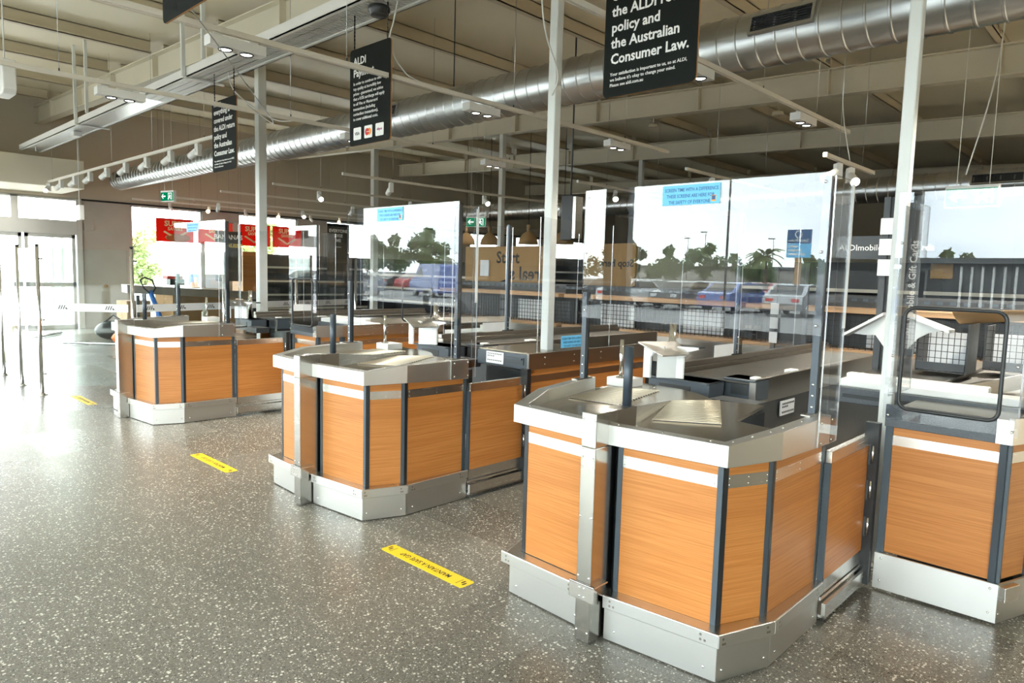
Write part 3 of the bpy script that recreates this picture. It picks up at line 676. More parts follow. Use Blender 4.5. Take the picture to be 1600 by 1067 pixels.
def make_checkout(label, far=False):
    r = thing('checkout_counter', label, 'checkout counter', (0, Y0, 0))
    pan = offset(OUT, -.05)
    pan[6] = (.622, pan[6][1]); pan[5] = (.607, pan[5][1])
    core = offset(OUT, -.085)
    MB().prism(core+sh([(.5, 3.2), (-.6, 3.24)]), .06, .84).build('carcass', 'black_plastic', r)
    segs = [(0, 1), (1, 2), (2, 3), (3, 4), (4, 5), (5, 6)]
    for i, j in segs:
        p, q = pan[i], pan[j]; L = math.dist(p, q)
        a, b = .022/L, .022/L
        if (i, j) == (2, 3): b = (.05)/L
        if (i, j) == (3, 4): a = .075/L
        P, Q = lerp(p, q, a), lerp(p, q, 1-b)
        pn = MB().slab(P, Q, .205, .85, 0, -.018).build('wood_panel', 'beech_laminate', r)
        if i > 0:
            MB().slab(lerp(P, Q, .004), lerp(P, Q, .996), .752, .803, .0015, 0).build('metal_strip', 'steel', pn)
            d = Vector((Q[0]-P[0], Q[1]-P[1])).normalized(); n = (d.y, -d.x, 0)
            screws([(*(lerp(P, Q, t)), z) for t in (.03, .5, .97) for z in (.765, .79)], n, .0035, 'rivet', pn)
    for i in range(1, 6):
        if i == 3: continue
        p, q, s_ = pan[i-1], pan[i], pan[i+1]
        m = MB()
        for a, b in ((p, q), (s_, q)):
            L = math.dist(a, b); P = lerp(a, b, 1-.022/L)
            if a is p: m.mat(0).slab(P, b, .2, .85, .003, -.02)
            else: m.mat(1).slab(b, P, .2, .85, .003, -.02)
        m.build('corner_trim', ['trim_grey', 'black_trim'], r)
    tr = MB(); q = pan[6]; tr.box((q[0]-.02, q[1]-.03, .2), (q[0]+.003, q[1]-.002, .84)); tr.build('corner_trim', 'trim_grey', r)
    MB().slab(lerp(pan[3], pan[4], .11), lerp(pan[3], pan[4], .155), .2, .85, .003, -.02).build('corner_trim', 'trim_grey', r)
    # skirting: lower plate with a folded bumper lip above it
    lo = offset(OUT, 0); li = offset(OUT, .02); bk = offset(OUT, -.047)
    for i, j in segs[1:]:
        a, b = .003, .003
        L = math.dist(lo[i], lo[j])
        if (i, j) == (2, 3): b = .06/L
        if (i, j) == (3, 4): a = .05/L
        P, Q = lerp(lo[i], lo[j], a), lerp(lo[i], lo[j], 1-b)
        sk = MB().slab(P, Q, .006, .16, 0, -.012).build('skirting_plate', 'satin_steel', r)
        ex = .03/L if i == 2 else 0
        P2, Q2 = lerp(li[i], li[j], a-ex), lerp(li[i], li[j], 1-b)
        lp = MB().slab(P2, Q2, .15, .205, 0, -.01).build('bumper_lip', 'satin_steel', sk, bevel=.0025)
        d = Vector((Q[0]-P[0], Q[1]-P[1])).normalized(); n = (d.y, -d.x, 0)
        screws([(*lerp(P, Q, t), .05) for t in (.1, .9)], n, .006, 'rivet', sk)
        hl = MB()
        for t in (.07, .86):
            for du, z in ((0, .188), (0, .168), (.035, .168)):
                c_ = Vector((*lerp(P2, Q2, t+du), z)); hl.tube([c_+Vector(n)*.0003, c_+Vector(n)*.0012], .0055, 8)
        hl.build('fixing_holes', 'steel_dark', lp)
    fl = MB(); fo, fi = offset(OUT, .019), offset(OUT, -.062)
    for i in range(1, 6): fl.hexa([(*fo[i], .199), (*fo[i+1], .199), (*fi[i+1], .199), (*fi[i], .199)], [(*fo[i], .2045), (*fo[i+1], .2045), (*fi[i+1], .2045), (*fi[i], .2045)])
    fl.build('skirting_ledge', 'steel', r)
    MB().slab(*[offset(OUT, -.044)[k] for k in (2, 3)], .199, .206, .0, -.012).build('bottom_gasket', 'black_trim', r)
    # rim
    ino = offset(OUT, -.06); m = MB(); n = len(OUT)
    vs = [(OUT[i][0], OUT[i][1], ZB[i]) for i in range(n)]+[(OUT[i][0], OUT[i][1], ZT[i]) for i in range(n)]+[(ino[i][0], ino[i][1], ZT[i]) for i in range(n)]+[(ino[i][0], ino[i][1], ZB[i]+.02) for i in range(n)]
    fs = []
    for i in range(n-1):
        for k in range(4): fs.append((k*n+i, k*n+i+1, ((k+1) % 4)*n+i+1, ((k+1) % 4)*n+i))
    fs += [(0, n, 2*n, 3*n), (n-1, 4*n-1, 3*n-1, 2*n-1)]
    m.add(vs, fs); m.build('counter_rim', 'satin_steel', r, bevel=.0025)
    bl = MB()
    for i in range(2, 6):
        for t in (.12, .5, .88):
            c_ = lerp(lerp(OUT[i], OUT[i+1], t) if i < 6 else OUT[i], lerp(ino[i], ino[i+1], t), .5); z = ZT[i]+(ZT[i+1]-ZT[i])*t
            bolts([(*c_, z)], (0, 0, 1), .0055, bl)
    bl.build('rim_bolts', 'rivet', r)
    # packing deck
    deck = offset(OUT, -.055)+sh([(.585, 3.0), (.43, 3.0), (.27, 3.03), (.185, 3.53), (-.065, 3.45), (-.138, 3.52), (-.26, 3.6), (-.37, 3.64), (-.72, 3.66)])
    deck.pop(6)
    MB().prism(deck, .885, .9).build('packing_deck', 'steel_top', r)
    for (a, b, c, d, k) in (((-.59, 2.86), (-.655, 3.3), (-.402, 3.45), (-.294, 2.898), 17), ((.017, 2.719), (-.185, 3.21), (-.017, 3.43), (.273, 2.884), 17)):
        g = MB()
        for i in range(k):
            t = i/(k-1); p, q = lerp(a, b, t), lerp(d, c, t)
            g.tube([(p[0], p[1]-Y0, .901), (p[0], p[1]-Y0, .907), (q[0], q[1]-Y0, .907), (q[0], q[1]-Y0, .901)], .003, 6)
        go = g.build('packing_grid', 'rod_steel', r)
        MB().prism(sh([a, b, c, d][::-1]), .899, .9008).build('grid_shade_sheet', 'black_plastic', go)  # black sheet added for the shaded gaps between the rods
    # bumper post and deck divider
    y = lambda v: v-Y0
    ps = MB().box((-.038, y(2.268), .004), (.037, y(2.42), .845)).box((-.038, y(2.268), .845), (.037, y(2.42), .99)).build('bumper_post', 'steel_mid', r, bevel=.003)
    screws([(s_*.028, y(2.268), z) for s_ in (-1, 1) for z in (.05, .29, .55, .76, .80, .84, .96)], (0, -1, 0), .0055, 'rivet', ps)
    bk_ = MB().box((-.068, y(2.258), .19), (.062, y(2.268), .262)).box((-.068, y(2.258), .255), (.062, y(2.36), .262)).build('post_bracket', 'steel', r, bevel=.002)
    screws([(s_*.012, y(2.258), z) for s_ in (-1, 1) for z in (.207, .245)], (0, -1, 0), .005, 'rivet', bk_)
    dv = MB().box((-.036, y(2.42), .885), (.036, y(2.56), .989)).build('deck_divider', 'steel_dark', r, bevel=.002)
    dm = MB(); p, q = (.012, 2.55), (-.19, 3.19); dx = Vector((q[0]-p[0], q[1]-p[1])).normalized(); nn = Vector((dx.y, -dx.x))
    A = [(p[0]-nn.x*.03, y(p[1]-nn.y*.03), .9), (p[0]+nn.x*.03, y(p[1]+nn.y*.03), .9), (q[0]+nn.x*.02, y(q[1]+nn.y*.02), .9), (q[0]-nn.x*.02, y(q[1]-nn.y*.02), .9)]
    B = [(A[0][0], A[0][1], .985), (A[1][0]-nn.x*.02, A[1][1]-nn.y*.02, .985), (A[2][0], A[2][1], .912), (A[3][0], A[3][1], .912)]
    dm.hexa(A, B).build('sloping_fence', 'steel', r)
    MB().cyl((0, y(2.535), .985), (0, y(2.535), 1.25), .02, 20).build('plastic_pole', 'post_blue_grey', r)
    # far end of the deck: white foot, silver posts, customer display
    wb = MB().box((-.745, y(3.41), .9), (-.585, y(3.56), .95)).build('white_foot', 'white_paint', r, bevel=.003)
    tp = MB().cyl((-.665, y(3.44), .95), (-.665, y(3.44), 1.18), .012, 14).lathe((-.665, y(3.44), .95), [(.03, 0), (.028, .006), (.012, .008)], 14).build('thin_post', 'chrome', r)
    ar = MB()
    for sx, yy in ((-.655, 3.70), (-.50, 3.83)):
        pr = [(-.02, .93), (.02, .93), (.02, 1.06), (.05, 1.10), (.10, 1.115), (.10, 1.13), (-.02, 1.13)]
        n_ = len(pr); ar.add([(sx+a, y(yy)+a*.3, b) for a, b in pr]+[(sx+a+.004, y(yy)+a*.3+.012, b) for a, b in pr], [tuple(range(n_)), tuple(range(2*n_-1, n_-1, -1))]+[(i, n_+i, n_+(i+1) % n_, (i+1) % n_) for i in range(n_)])
    ds = ar.build('display_stand', 'white_paint', r)
    MB().hexa([(-.62, y(3.76), .93), (-.61, y(3.75), .93), (-.49, y(3.86), .93), (-.50, y(3.87), .93)], [(-.62, y(3.76), 1.11), (-.61, y(3.75), 1.11), (-.49, y(3.86), 1.09), (-.50, y(3.87), 1.09)]).build('back_plate', 'alu_frame', ds)
    MB().hexa([(-.70, y(3.66), 1.145), (-.47, y(3.58), 1.085), (-.42, y(3.80), 1.085), (-.57, y(3.90), 1.145)], [(-.70, y(3.66), 1.153), (-.47, y(3.58), 1.093), (-.42, y(3.80), 1.093), (-.57, y(3.90), 1.153)]).build('display_top', 'steel', ds)
    kp = MB().cyl((-.635, y(3.96), .9), (-.635, y(3.96), 1.262), .023, 18).build('thick_post', 'chrome', r)
    MB().box((-.63, y(3.93), 1.115), (-.42, y(3.99), 1.127)).build('post_arm', 'charcoal', kp)
    # scanner modules
    for (x0, x1, ya, yb, z0, z1, ow) in ((-.70, -.275, 3.80, 3.99, .80, .93, (-.62, -.40)), (-.295, -.085, 4.03, 4.2, .82, .95, (-.25, -.14))):
        sc = MB().box((x0, y(ya), z0), (x1, y(yb), z1)).box((x0, y(ya)-.03, z1-.012), (x1, y(yb), z1)).build('scanner_housing', 'bluegrey_frame', r, bevel=.004)
        MB().box((ow[0], y(ya)-.003, z0+.03), (ow[1], y(ya)+.01, z1-.035)).build('scanner_shade_plate', 'black_plastic', sc)  # black plate stands in for the shade inside the module's recess
    MB().box((-.22, y(3.70), .80), (.05, y(3.86), .86)).build('drawer_box', 'charcoal', r)
    # conveyor
    MB().box((-.6, y(4.2), .1), (-.10, y(6.65), .80)).build('conveyor_cabinet', 'black_plastic', r)
    MB().box((-.60, y(4.02), .915), (-.13, y(6.6), .935)).build('conveyor_belt', 'belt_rubber', r, bevel=.008)
    MB().box((-.13, y(4.02), .80), (-.087, y(6.7), .955)).build('conveyor_wall', 'steel_dark', r, bevel=.003)
    MB().box((-.67, y(4.02), .80), (-.60, y(6.7), .965)).box((-.67, y(4.02), .965), (-.62, y(6.7), 1.0)).build('conveyor_rail', 'steel_dark', r, bevel=.003)
    MB().box((-.675, y(4.1), .2), (-.655, y(6.65), .79)).build('wood_panel', 'beech_laminate', r)
    MB().box((-.13, y(4.02), .955), (-.087, y(4.09), .968)).build('belt_guide', 'white_paint', r, bevel=.004); MB().box((-.16, y(4.6), .937), (-.1, y(4.7), .965)).build('belt_guide', 'white_paint', r, bevel=.004)
    so = MB().box((-.092, y(4.40), .685), (-.084, y(4.62), .78)).build('socket_panel', 'card_white', r)
    hl = MB()
    for k in range(8):
        for z in (.76, .74, .705):
            if z == .74 and k > 3: continue
            hl.box((-.0845, y(4.425+.024*k), z-.006), (-.082, y(4.438+.024*k), z+.006))
    hl.build('socket_holes', 'black_plastic', so)
    return r
def place(root, X): root.location.x = X; return root
C1 = place(make_checkout('nearest checkout counter with wood panels, steel rim and bumper post, right foreground'), -1.715)
def dup(root, X, label):
    c = copy_tree(root); c.location.x = X; c['label'] = label; return c
C2 = dup(C1, -4.085, 'middle checkout counter, second from the right, behind the second floor sticker')
C3 = dup(C1, -7.62, 'farthest checkout counter at left, nearest the glass entrance barrier')

# cashier gates
def make_gate():
    r = thing('cashier_gate', '', 'gate', (0, Y0, 0)); y = lambda v: v-Y0
    MB().box((.628, y(3.20), .2), (.648, y(3.725), .745)).build('wood_panel', 'beech_laminate', r)
    MB().box((.622, y(3.195), .745), (.652, y(3.735), .80)).build('top_cap', 'steel', r, bevel=.002)
    MB().box((.625, y(3.188), .195), (.652, y(3.2), .745)).build('edge_trim', 'trim_grey', r)
    MB().box((.63, y(3.20), .13), (.645, y(3.72), .2)).build('lower_strip', 'steel', r)
    hp = MB().box((.625, y(3.725), .03), (.69, y(3.765), .86)).build('hinge_post', 'black_trim', r)
    for z in (.33, .52, .70):
        hg = MB().box((.652, y(3.715), z-.05), (.662, y(3.73), z+.05)).build('hinge', 'charcoal', r); MB().cyl((.668, y(3.728), z-.045), (.668, y(3.728), z+.045), .008, 10).build('hinge_pin', 'chrome', hg)
    MB().box((.60, y(3.19), .03), (.672, y(3.76), .042)).box((.655, y(3.19), .03), (.672, y(3.76), .10)).box((.56, y(3.19), .11), (.65, y(3.76), .125)).build('threshold_rail', 'steel', r)
    return r
G1 = place(make_gate(), -1.715); G1['label'] = 'low wood gate with three hinges between the nearest checkout and the right hand till'
dup(G1, -4.085, 'low wood gate beside the middle checkout counter, ending at a socket panel')
dup(G1, -7.62, 'low wood gate beside the farthest checkout counter')

# till units behind the gates
def make_till(full=True):
    r = thing('till_unit', '', 'till', (0, Y0, 0)); y = lambda v: v-Y0
    O = sh([(.70, 3.77), (1.225, 3.77), (1.32, 4.03), (1.32, 5.4)]) if full else sh([(.655, 3.77), (.66, 5.4)])
    zf = .845
    if full:
        MB().prism(sh([(.78, 3.87), (1.16, 3.87), (1.24, 4.07), (1.24, 5.4), (.78, 5.4)]), .06, .84).build('carcass', 'black_plastic', r)
        for i, (a, b) in enumerate(zip(O, O[1:])):
            L = math.dist(a, b); P, Q = lerp(a, b, .032/L), lerp(a, b, 1-.032/L)
            pn = MB().slab(P, Q, .2, zf, -.03, -.048).build('wood_panel', 'beech_laminate', r)
            MB().slab(P, Q, .75, .80, -.0285, -.03).build('metal_strip', 'steel', pn)
            kp = MB().slab(a, b, .012, .195, 0, -.012).build('kick_plate', 'satin_steel', r)
            d = Vector((b[0]-a[0], b[1]-a[1])).normalized()
            screws([(*lerp(a, b, t), z) for t in (.06, .94) for z in (.055, .17)], (d.y, -d.x, 0), .006, 'rivet', kp)
            MB().slab(lerp(a, b, .002), lerp(a, b, .035/L), .195, zf, -.02, -.05).build('corner_trim', 'trim_grey', r); MB().slab(lerp(a, b, 1-.035/L), lerp(a, b, .998), .195, zf, -.02, -.05).build('corner_trim', 'trim_grey', r)
        MB().slab(lerp(O[1], O[2], .02), lerp(O[1], O[2], .42), .12, .19, .03, .0).build('bumper_bracket', 'steel', r, bevel=.003)
        MB().slab(O[0], lerp(O[0], O[1], .88), zf, .955, .0, -.02).build('front_fascia', 'speckle_grey', r, bevel=.002)
        f2 = MB().slab(lerp(O[0], O[1], .88), O[1], zf, .957, .002, -.02).slab(O[1], O[2], zf, .965, .002, -.02).slab(O[2], O[3], zf, .965, .002, -.02).build('side_fascia', 'steel', r)
        screws([(1.322, y(4.2+.2*k), z) for k in range(6) for z in (.87, .94)], (1, 0, 0), .006, 'rivet', f2)
        MB().prism(sh([(.705, 3.79), (1.22, 3.79), (1.3, 4.03), (1.3, 4.35), (.705, 4.35)]), .90, .915).build('counter_top', 'steel_top', r)
        # conveyor of the till: end roller, trough, ramp, belt
        MB().box((.26, y(4.40), .93), (1.3, y(4.52), .975)).box((.26, y(4.52), .96), (1.0, y(4.60), 1.0)).build('end_roller_cover', 'white_paint', r, bevel=.008)
        MB().box((.26, y(4.36), .84), (1.3, y(4.40), .93)).box((.70, y(4.34), .85), (.86, y(4.365), .91)).build('mechanism_channel', 'speckle_grey', r, bevel=.003)
        MB().box((.3, y(4.355), .872), (.68, y(4.37), .895)).build('channel_slot', 'black_plastic', r)
        MB().box((.68, y(4.6), .9), (1.24, y(6.6), .93)).build('conveyor_belt', 'belt_rubber', r, bevel=.006)
        MB().hexa([(.84, y(4.55), .93), (.93, y(4.55), .93), (1.3, y(6.6), .93), (1.22, y(6.6), .93)], [(.84, y(4.55), .99), (.86, y(4.55), .99), (1.24, y(6.6), 1.0), (1.22, y(6.6), 1.0)]).build('belt_ramp', 'steel', r)
        MB().box((.2, y(4.62), .80), (.7, y(6.6), .955)).build('rear_tray', 'steel_dark', r, bevel=.005)
        MB().box((.705, y(3.80), .30), (.74, y(3.95), .90)).build('grey_side_box', 'card_white', r, bevel=.01)
    else:
        MB().box((.12, y(3.86), .06), (.62, y(5.3), .82)).build('carcass', 'black_plastic', r)
        MB().box((.63, y(3.78), .2), (.65, y(5.35), .845)).build('wood_panel', 'beech_laminate', r)
        MB().box((.65, y(3.80), .75), (.6515, y(5.3), .80)).build('metal_strip', 'steel_dark', r)
        s = MB().box((.64, y(3.77), .845), (.66, y(5.38), .965)).build('side_fascia', 'steel_dark', r)
        screws([(.66, y(3.95+.35*k), z) for k in range(4) for z in (.88, .93)], (1, 0, 0), .006, 'rivet', s)
        MB().box((.11, y(3.79), .955), (.64, y(4.55), .968)).build('counter_top', 'steel_top', r, bevel=.003)
        MB().box((.11, y(3.77), .845), (.64, y(3.86), .955)).build('front_housing', 'bluegrey_frame', r, bevel=.003)
        so = MB().box((.215, y(3.764), .862), (.40, y(3.77), .95)).build('socket_panel', 'card_white', r)
        hl = MB()
        for k in range(8):
            for z in (.935, .918, .885):
                if z == .918 and k > 3: continue
                hl.box((.23+.02*k, y(3.762), z-.005), (.24+.02*k, y(3.765), z+.005))
        hl.build('socket_holes', 'black_plastic', so)
        dr = MB().box((.41, y(3.762), .88), (.61, y(3.77), .93)).build('drawer', 'charcoal', r); MB().box((.42, y(3.75), .915), (.60, y(3.765), .927)).build('handle', 'bluegrey_frame', dr)
        MB().box((.02, y(3.66), .42), (.13, y(3.70), .80)).tube([(-.02, y(3.6), .45), (-.02, y(3.6), .78), (.0, y(3.6), .81), (.08, y(3.6), .81), (.1, y(3.6), .78), (.1, y(3.6), .45)], .005, 6).build('bag_frame', 'charcoal', r)
        MB().box((.64, y(3.78), .03), (.66, y(5.35), .19)).build('kick_plate', 'steel_dark', r)
    return r
D1 = place(make_till(True), -1.715); D1['label'] = 'till unit at the right edge with wood front and dark speckled fascia'
D3 = dup(D1, -7.62, 'far till unit with wood front behind the farthest checkout, its screen cut out too')
D2 = place(make_till(False), -4.085); D2['label'] = 'till bench behind the middle gate with a white socket panel and drawer'

# ------------------------------------------------------------------ acrylic screens
def notice(parent, x, y, z, s=1.0, xd=(1, 0, 0), nrm=(0, -1, 0)):
    w_, h_ = .315*s, .097*s; xd = Vector(xd); nr = Vector(nrm); c = Vector((x, y, z))
    def P(u, v, d): return c+xd*u+Vector((0, 0, v))+nr*d
    m = MB(); m.add([P(-w_/2, -h_/2, .0), P(w_/2, -h_/2, .0), P(w_/2, h_/2, .0), P(-w_/2, h_/2, .0), P(-w_/2, -h_/2, .0015), P(w_/2, -h_/2, .0015), P(w_/2, h_/2, .0015), P(-w_/2, h_/2, .0015)],
        [(3, 2, 1, 0), (4, 5, 6, 7), (0, 1, 5, 4), (1, 2, 6, 5), (2, 3, 7, 6), (3, 0, 4, 7)])
    nb = m.build('notice_sticker', 'notice_blue', parent)
    for i, t_ in enumerate(('SCREEN TIME WITH A DIFFERENCE', 'THESE SCREENS ARE HERE FOR', 'THE SAFETY OF EVERYONE')):
        txt('lettering', t_, .0235*s, 'notice_navy', nb, P(-.145*s+.012*s*i, .017*s-.03*s*i, .002), xd=xd, bold=.0004*s, sx=.80, ext=.0002)
    lg = MB(); lg.add([P(.112*s, -.038*s, .002), P(.138*s, -.038*s, .002), P(.138*s, -.008*s, .002), P(.112*s, -.008*s, .002)], [(0, 1, 2, 3)]); lg.build('emblem', 'award_orange', nb, fix=False)
    lg = MB(); lg.add([P(.116*s, -.031*s, .0025), P(.134*s, -.031*s, .0025), P(.134*s, -.012*s, .0025), P(.116*s, -.012*s, .0025)], [(0, 1, 2, 3)]); lg.build('emblem_centre', 'notice_navy', nb, fix=False)
    return nb
def make_screen():
    r = thing('safety_screen', '', 'safety screen', (0, Y0, 0)); y = lambda v: v-Y0
    pn = MB().pane((-.72, y(3.108), 1.318), (.60, y(3.114), 2.02)).build('acrylic_panel', ['acrylic', 'acrylic_edge'], r)
    screws([(x, y(3.108), z) for x in (-.70, .575) for z in (1.36, 1.68, 1.98)], (0, -1, 0), .007, 'rivet', pn)
    for x in (-.722, .562):
        zt_ = 1.46 if x < 0 else 2.005
        ps = MB().box((x, y(3.118), .97), (x+.03, y(3.14), zt_)).build('frame_post', 'bluegrey_frame', r)
        MB().box((x-.0005, y(3.14), .97), (x+.0305, y(3.152), zt_)).build('post_backing', 'black_trim', ps)
        MB().box((x-.005, y(3.05), .967), (x+.035, y(3.19), .973)).build('post_foot', 'steel_dark', ps)
        screws([(x+.015, y(3.118), z) for z in (1.0, 1.05, 1.1)], (0, -1, 0), .007, 'rivet', ps)
    for x0, x1, ya, yb, z0, z1, nm in ((.645, .651, 3.02, 3.24, .845, 1.99, 'side_panel'), (.60, .645, 3.244, 3.25, .96, 1.985, 'return_panel')):
        MB().pane((x0, y(ya), z0), (x1, y(yb), z1)).build(nm, ['acrylic', 'acrylic_edge_bright'], r)
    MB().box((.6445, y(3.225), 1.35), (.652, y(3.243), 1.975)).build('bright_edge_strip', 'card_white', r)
    screws([(.651, y(v), z) for v in (3.05, 3.17) for z in (.86, .95)], (1, 0, 0), .007, 'rivet', r)
    return r
S1 = place(make_screen(), -1.715); S1['label'] = 'largest clear acrylic screen, on the nearest checkout, mirroring the bright sky'
S2 = dup(S1, -4.085, 'clear acrylic screen on the middle checkout with a blue notice at its top')
S3 = dup(S1, -7.62, 'clear acrylic screen on the farthest checkout, before the red posters')
for s, x, in ((S1, -.068), (S2, -.16), (S3, -.2)): notice(s, x, 3.1075-Y0, 1.962)
def make_rear():
    r = thing('belt_screen', '', 'safety screen', (0, Y0, 0)); y = lambda v: v-Y0
    MB().pane((-.648, y(4.06), 1.001), (-.642, y(4.84), 2.0)).build('acrylic_panel', ['acrylic', 'acrylic_edge_bright'], r)
    MB().pane((-.648, y(4.92), 1.001), (-.642, y(5.95), 2.0)).build('acrylic_panel', ['acrylic', 'acrylic_edge_bright'], r)
    ps = MB().box((-.66, y(4.855), 1.002), (-.63, y(4.885), 2.02)).build('frame_post', 'bluegrey_frame', r)
    MB().box((-.668, y(4.80), 1.001), (-.62, y(4.94), 1.008)).build('post_foot', 'black_trim', ps)
    screws([(-.63, y(4.87), z) for z in (1.03, 1.08, 1.13)], (1, 0, 0), .007, 'rivet', ps)
    MB().box((-.641, y(4.54), 1.0), (-.637, y(4.83), 1.085)).build('paper_card', 'card_white', r)
    return r
R1 = place(make_rear(), -1.715); R1['label'] = 'clear screen along the conveyor belt of the nearest checkout'
dup(R1, -4.085, 'clear screen with dark post along the conveyor belt of the middle checkout')
dup(R1, -7.62, 'clear screen along the conveyor belt of the farthest checkout')
def make_cutout():
    r = thing('cutout_screen', '', 'safety screen', (0, Y0, 0)); y = lambda v: v-Y0
    X0_, X1_, Z0, Z1 = .69, 1.245, .885, 1.99; h0, h1, g0, g1 = .755, 1.165, .945, 1.44
    a, b = y(3.758), y(3.764); m = MB()
    m.pane((X0_, a, Z0), (h0, b, Z1)); m.pane((h1, a, Z0), (X1_, b, Z1)); m.pane((h0, a, g1), (h1, b, Z1)); m.pane((h0, a, Z0), (h1, b, g0))
    for i, f in enumerate(m.f): pass
    m.build('acrylic_panel', ['acrylic', 'acrylic'], r)
    pts = [(px+(h0+h1)/2, (a+b)/2, pz+(g0+g1)/2) for px, pz in rrect(h1-h0, g1-g0, .045, 6)]; pts.append(pts[0])
    MB().tube(pts, .009, 8, caps=False).build('rubber_edging', 'black_trim', r)
    screws([(x, a, z) for x in (.715, 1.22) for z in (.905, 1.2, 1.75)], (0, -1, 0), .007, 'rivet', r)
    MB().pane((1.232, y(3.80), .969), (1.238, y(4.3), 1.99)).build('side_panel', ['acrylic', 'acrylic_edge'], r)
    MB().pane((.655, y(3.95), .97), (.661, y(4.35), 1.95)).build('side_panel', ['acrylic', 'acrylic_edge_bright'], r)
    return r
K1 = place(make_cutout(), -1.715); K1['label'] = 'clear screen with black edged cut out window on the till at the right edge'
dup(K1, -7.62, 'clear screen with small black edged cut out window on the far till')
r = thing('cutout_screen', 'clear screen with black edged cut out along the far till side', 'safety screen', (-6.28, 5.0, 0), PI/2)
m = MB(); m.pane((-.5, -.003, .97), (-.22, .003, 1.99)).pane((.2, -.003, .97), (.5, .003, 1.99)).pane((-.22, -.003, 1.45), (.2, .003, 1.99)); m.build('acrylic_panel', ['acrylic', 'acrylic'], r)
pts = [(px-.01, 0, pz+1.22) for px, pz in rrect(.42, .46, .05, 6)]; pts.append(pts[0]); MB().tube(pts, .009, 8, caps=False).build('rubber_edging', 'black_trim', r)
r = thing('side_screen', 'clear side screen with a blue notice at the foot of the middle till bench', 'safety screen', (-3.42, 4.25, .968))
pn = MB().pane((-.003, -.4, 0), (.003, .5, 1.0)).build('acrylic_panel', ['acrylic', 'acrylic_edge_bright'], r)
notice(pn, .0035, .02, .07, .95, (0, 1, 0), (1, 0, 0))

# ------------------------------------------------------------------ floor stickers
for i, (x0, x1, lb) in enumerate(((-3.11, -2.44, 'nearest yellow floor sticker reading maintain a safe gap, in the foreground'), (-5.758, -5.08, 'yellow floor sticker reading maintain a safe gap, in front of the middle checkout'), (-9.2, -8.52, 'small far yellow floor sticker beside the farthest checkout'))):
    r = thing('floor_sticker', lb, 'sticker', ((x0+x1)/2, 2.282, 0))
    pts = rrect(x1-x0, .096, .014); n = len(pts)
    MB().add([(a, b, .0005) for a, b in pts]+[(a, b, .0018) for a, b in pts], [tuple(range(n-1, -1, -1)), tuple(range(n, 2*n))]+[(k, (k+1) % n, n+(k+1) % n, n+k) for k in range(n)]).build('vinyl', 'sticker_yellow', r)
    txt('lettering', 'MAINTAIN A SAFE GAP', .047, 'letter_black', r, (0, .016, .0021), xd=(-1, 0, 0), yd=(0, -1, 0), align='CENTER', bold=.0006, ext=.0001, sx=.84)
    ft = MB()
    for s in (-1, 1):
        for dx, dl in ((.262, .03), (.292, .03)):
            x = s*(dx+.012); sx = 1
            if dx < .28: ft.box((x-.002, -.028, .0019), (x+.002, .028, .0021))
            else:
                for e in (-.009, .009): ft.add([(x+e+.006*math.cos(k*PI/5), (.008 if e < 0 else -.004)+.018*math.sin(k*PI/5), .0021) for k in range(10)], [tuple(range(10))])
    ft.build('footprint_marks', 'letter_black', r, fix=False)

# ------------------------------------------------------------------ glass entrance barrier
def barrier_post(x, y, label, ang=0.0):
    r = thing('barrier_post', label, 'post', (x, y, 0), ang)
    MB().cyl((0, 0, .008), (0, 0, 1.745), .0195, 20).build('tube', 'chrome', r)
    MB().lathe((0, 0, 0), [(.001, .006), (.055, .006), (.058, .003), (.058, 0), (.02, .0)], 24).lathe((0, 0, 0), [(.034, .006), (.03, .02), (.0195, .024)], 20).build('floor_flange', 'chrome', r)
    for z in (.25, .88, 1.58):
        MB().cyl((.019, 0, z), (.055, 0, z), .011, 10).build('glass_clamp', 'steel_dark', r)
    MB().lathe((0, 0, 1.745), [(.0215, -.01), (.0215, .002), (.001, .004)], 20).build('cap', 'charcoal', r)
    return r
bp_ = [(-9.48, 2.02, 'nearest chrome post of the glass barrier, standing on the floor at left', .85), (-10.36, 2.0, 'second chrome barrier post at the left edge', PI), (-11.43, 2.01, 'third chrome barrier post, cut by the left edge of the picture', PI), (-12.5, 2.0, 'chrome barrier post beyond the left edge', PI),
       (-8.8, 2.8, 'chrome barrier post close behind the farthest checkout', 1.8), (-9.13, 4.02, 'chrome barrier post behind the screen of the farthest checkout', 1.8), (-9.46, 5.25, 'chrome barrier post left of the far till', 1.8), (-9.8, 6.5, 'rearmost chrome post of the glass barrier', 1.8)]
for a in bp_: barrier_post(*a)
def barrier_glass(p, q, label, logos):
    p = Vector((p[0], p[1], 0)); q = Vector((q[0], q[1], 0)); d = (q-p); L = d.length; c = (p+q)/2
    r = thing('glass_barrier', label, 'glass barrier', c, math.atan2(d.y, d.x))
    g = MB().pane((-L/2+.05, -.005, .12), (L/2-.05, .005, 1.70), 1).build('pane', ['glass', 'glass'], r)
    MB().box((-L/2+.05, -.0065, .985), (L/2-.05, .0065, 1.075)).build('frosted_band', 'frost_band', g)
    if logos:
        k = max(1, int(L/.36))
        for i in range(k):
            x = -L/2+L*(i+.5)/k; m = MB()
            for j in range(3):
                o = j*.026-.03
                for s_ in (-.0072, .0072): m.add([(x+o-.018, s_, 1.008), (x+o-.005, s_, 1.008), (x+o+.014, s_, 1.055), (x+o+.002, s_, 1.055)], [(0, 1, 2, 3)])
            for s_ in (-.0072, .0072): m.add([(x+.036, s_, 1.008), (x+.062, s_, 1.008), (x+.045, s_, 1.03), (x+.032, s_, 1.03)], [(0, 1, 2, 3)])
            m.build('emblem', 'charcoal', g, fix=False)
    return r
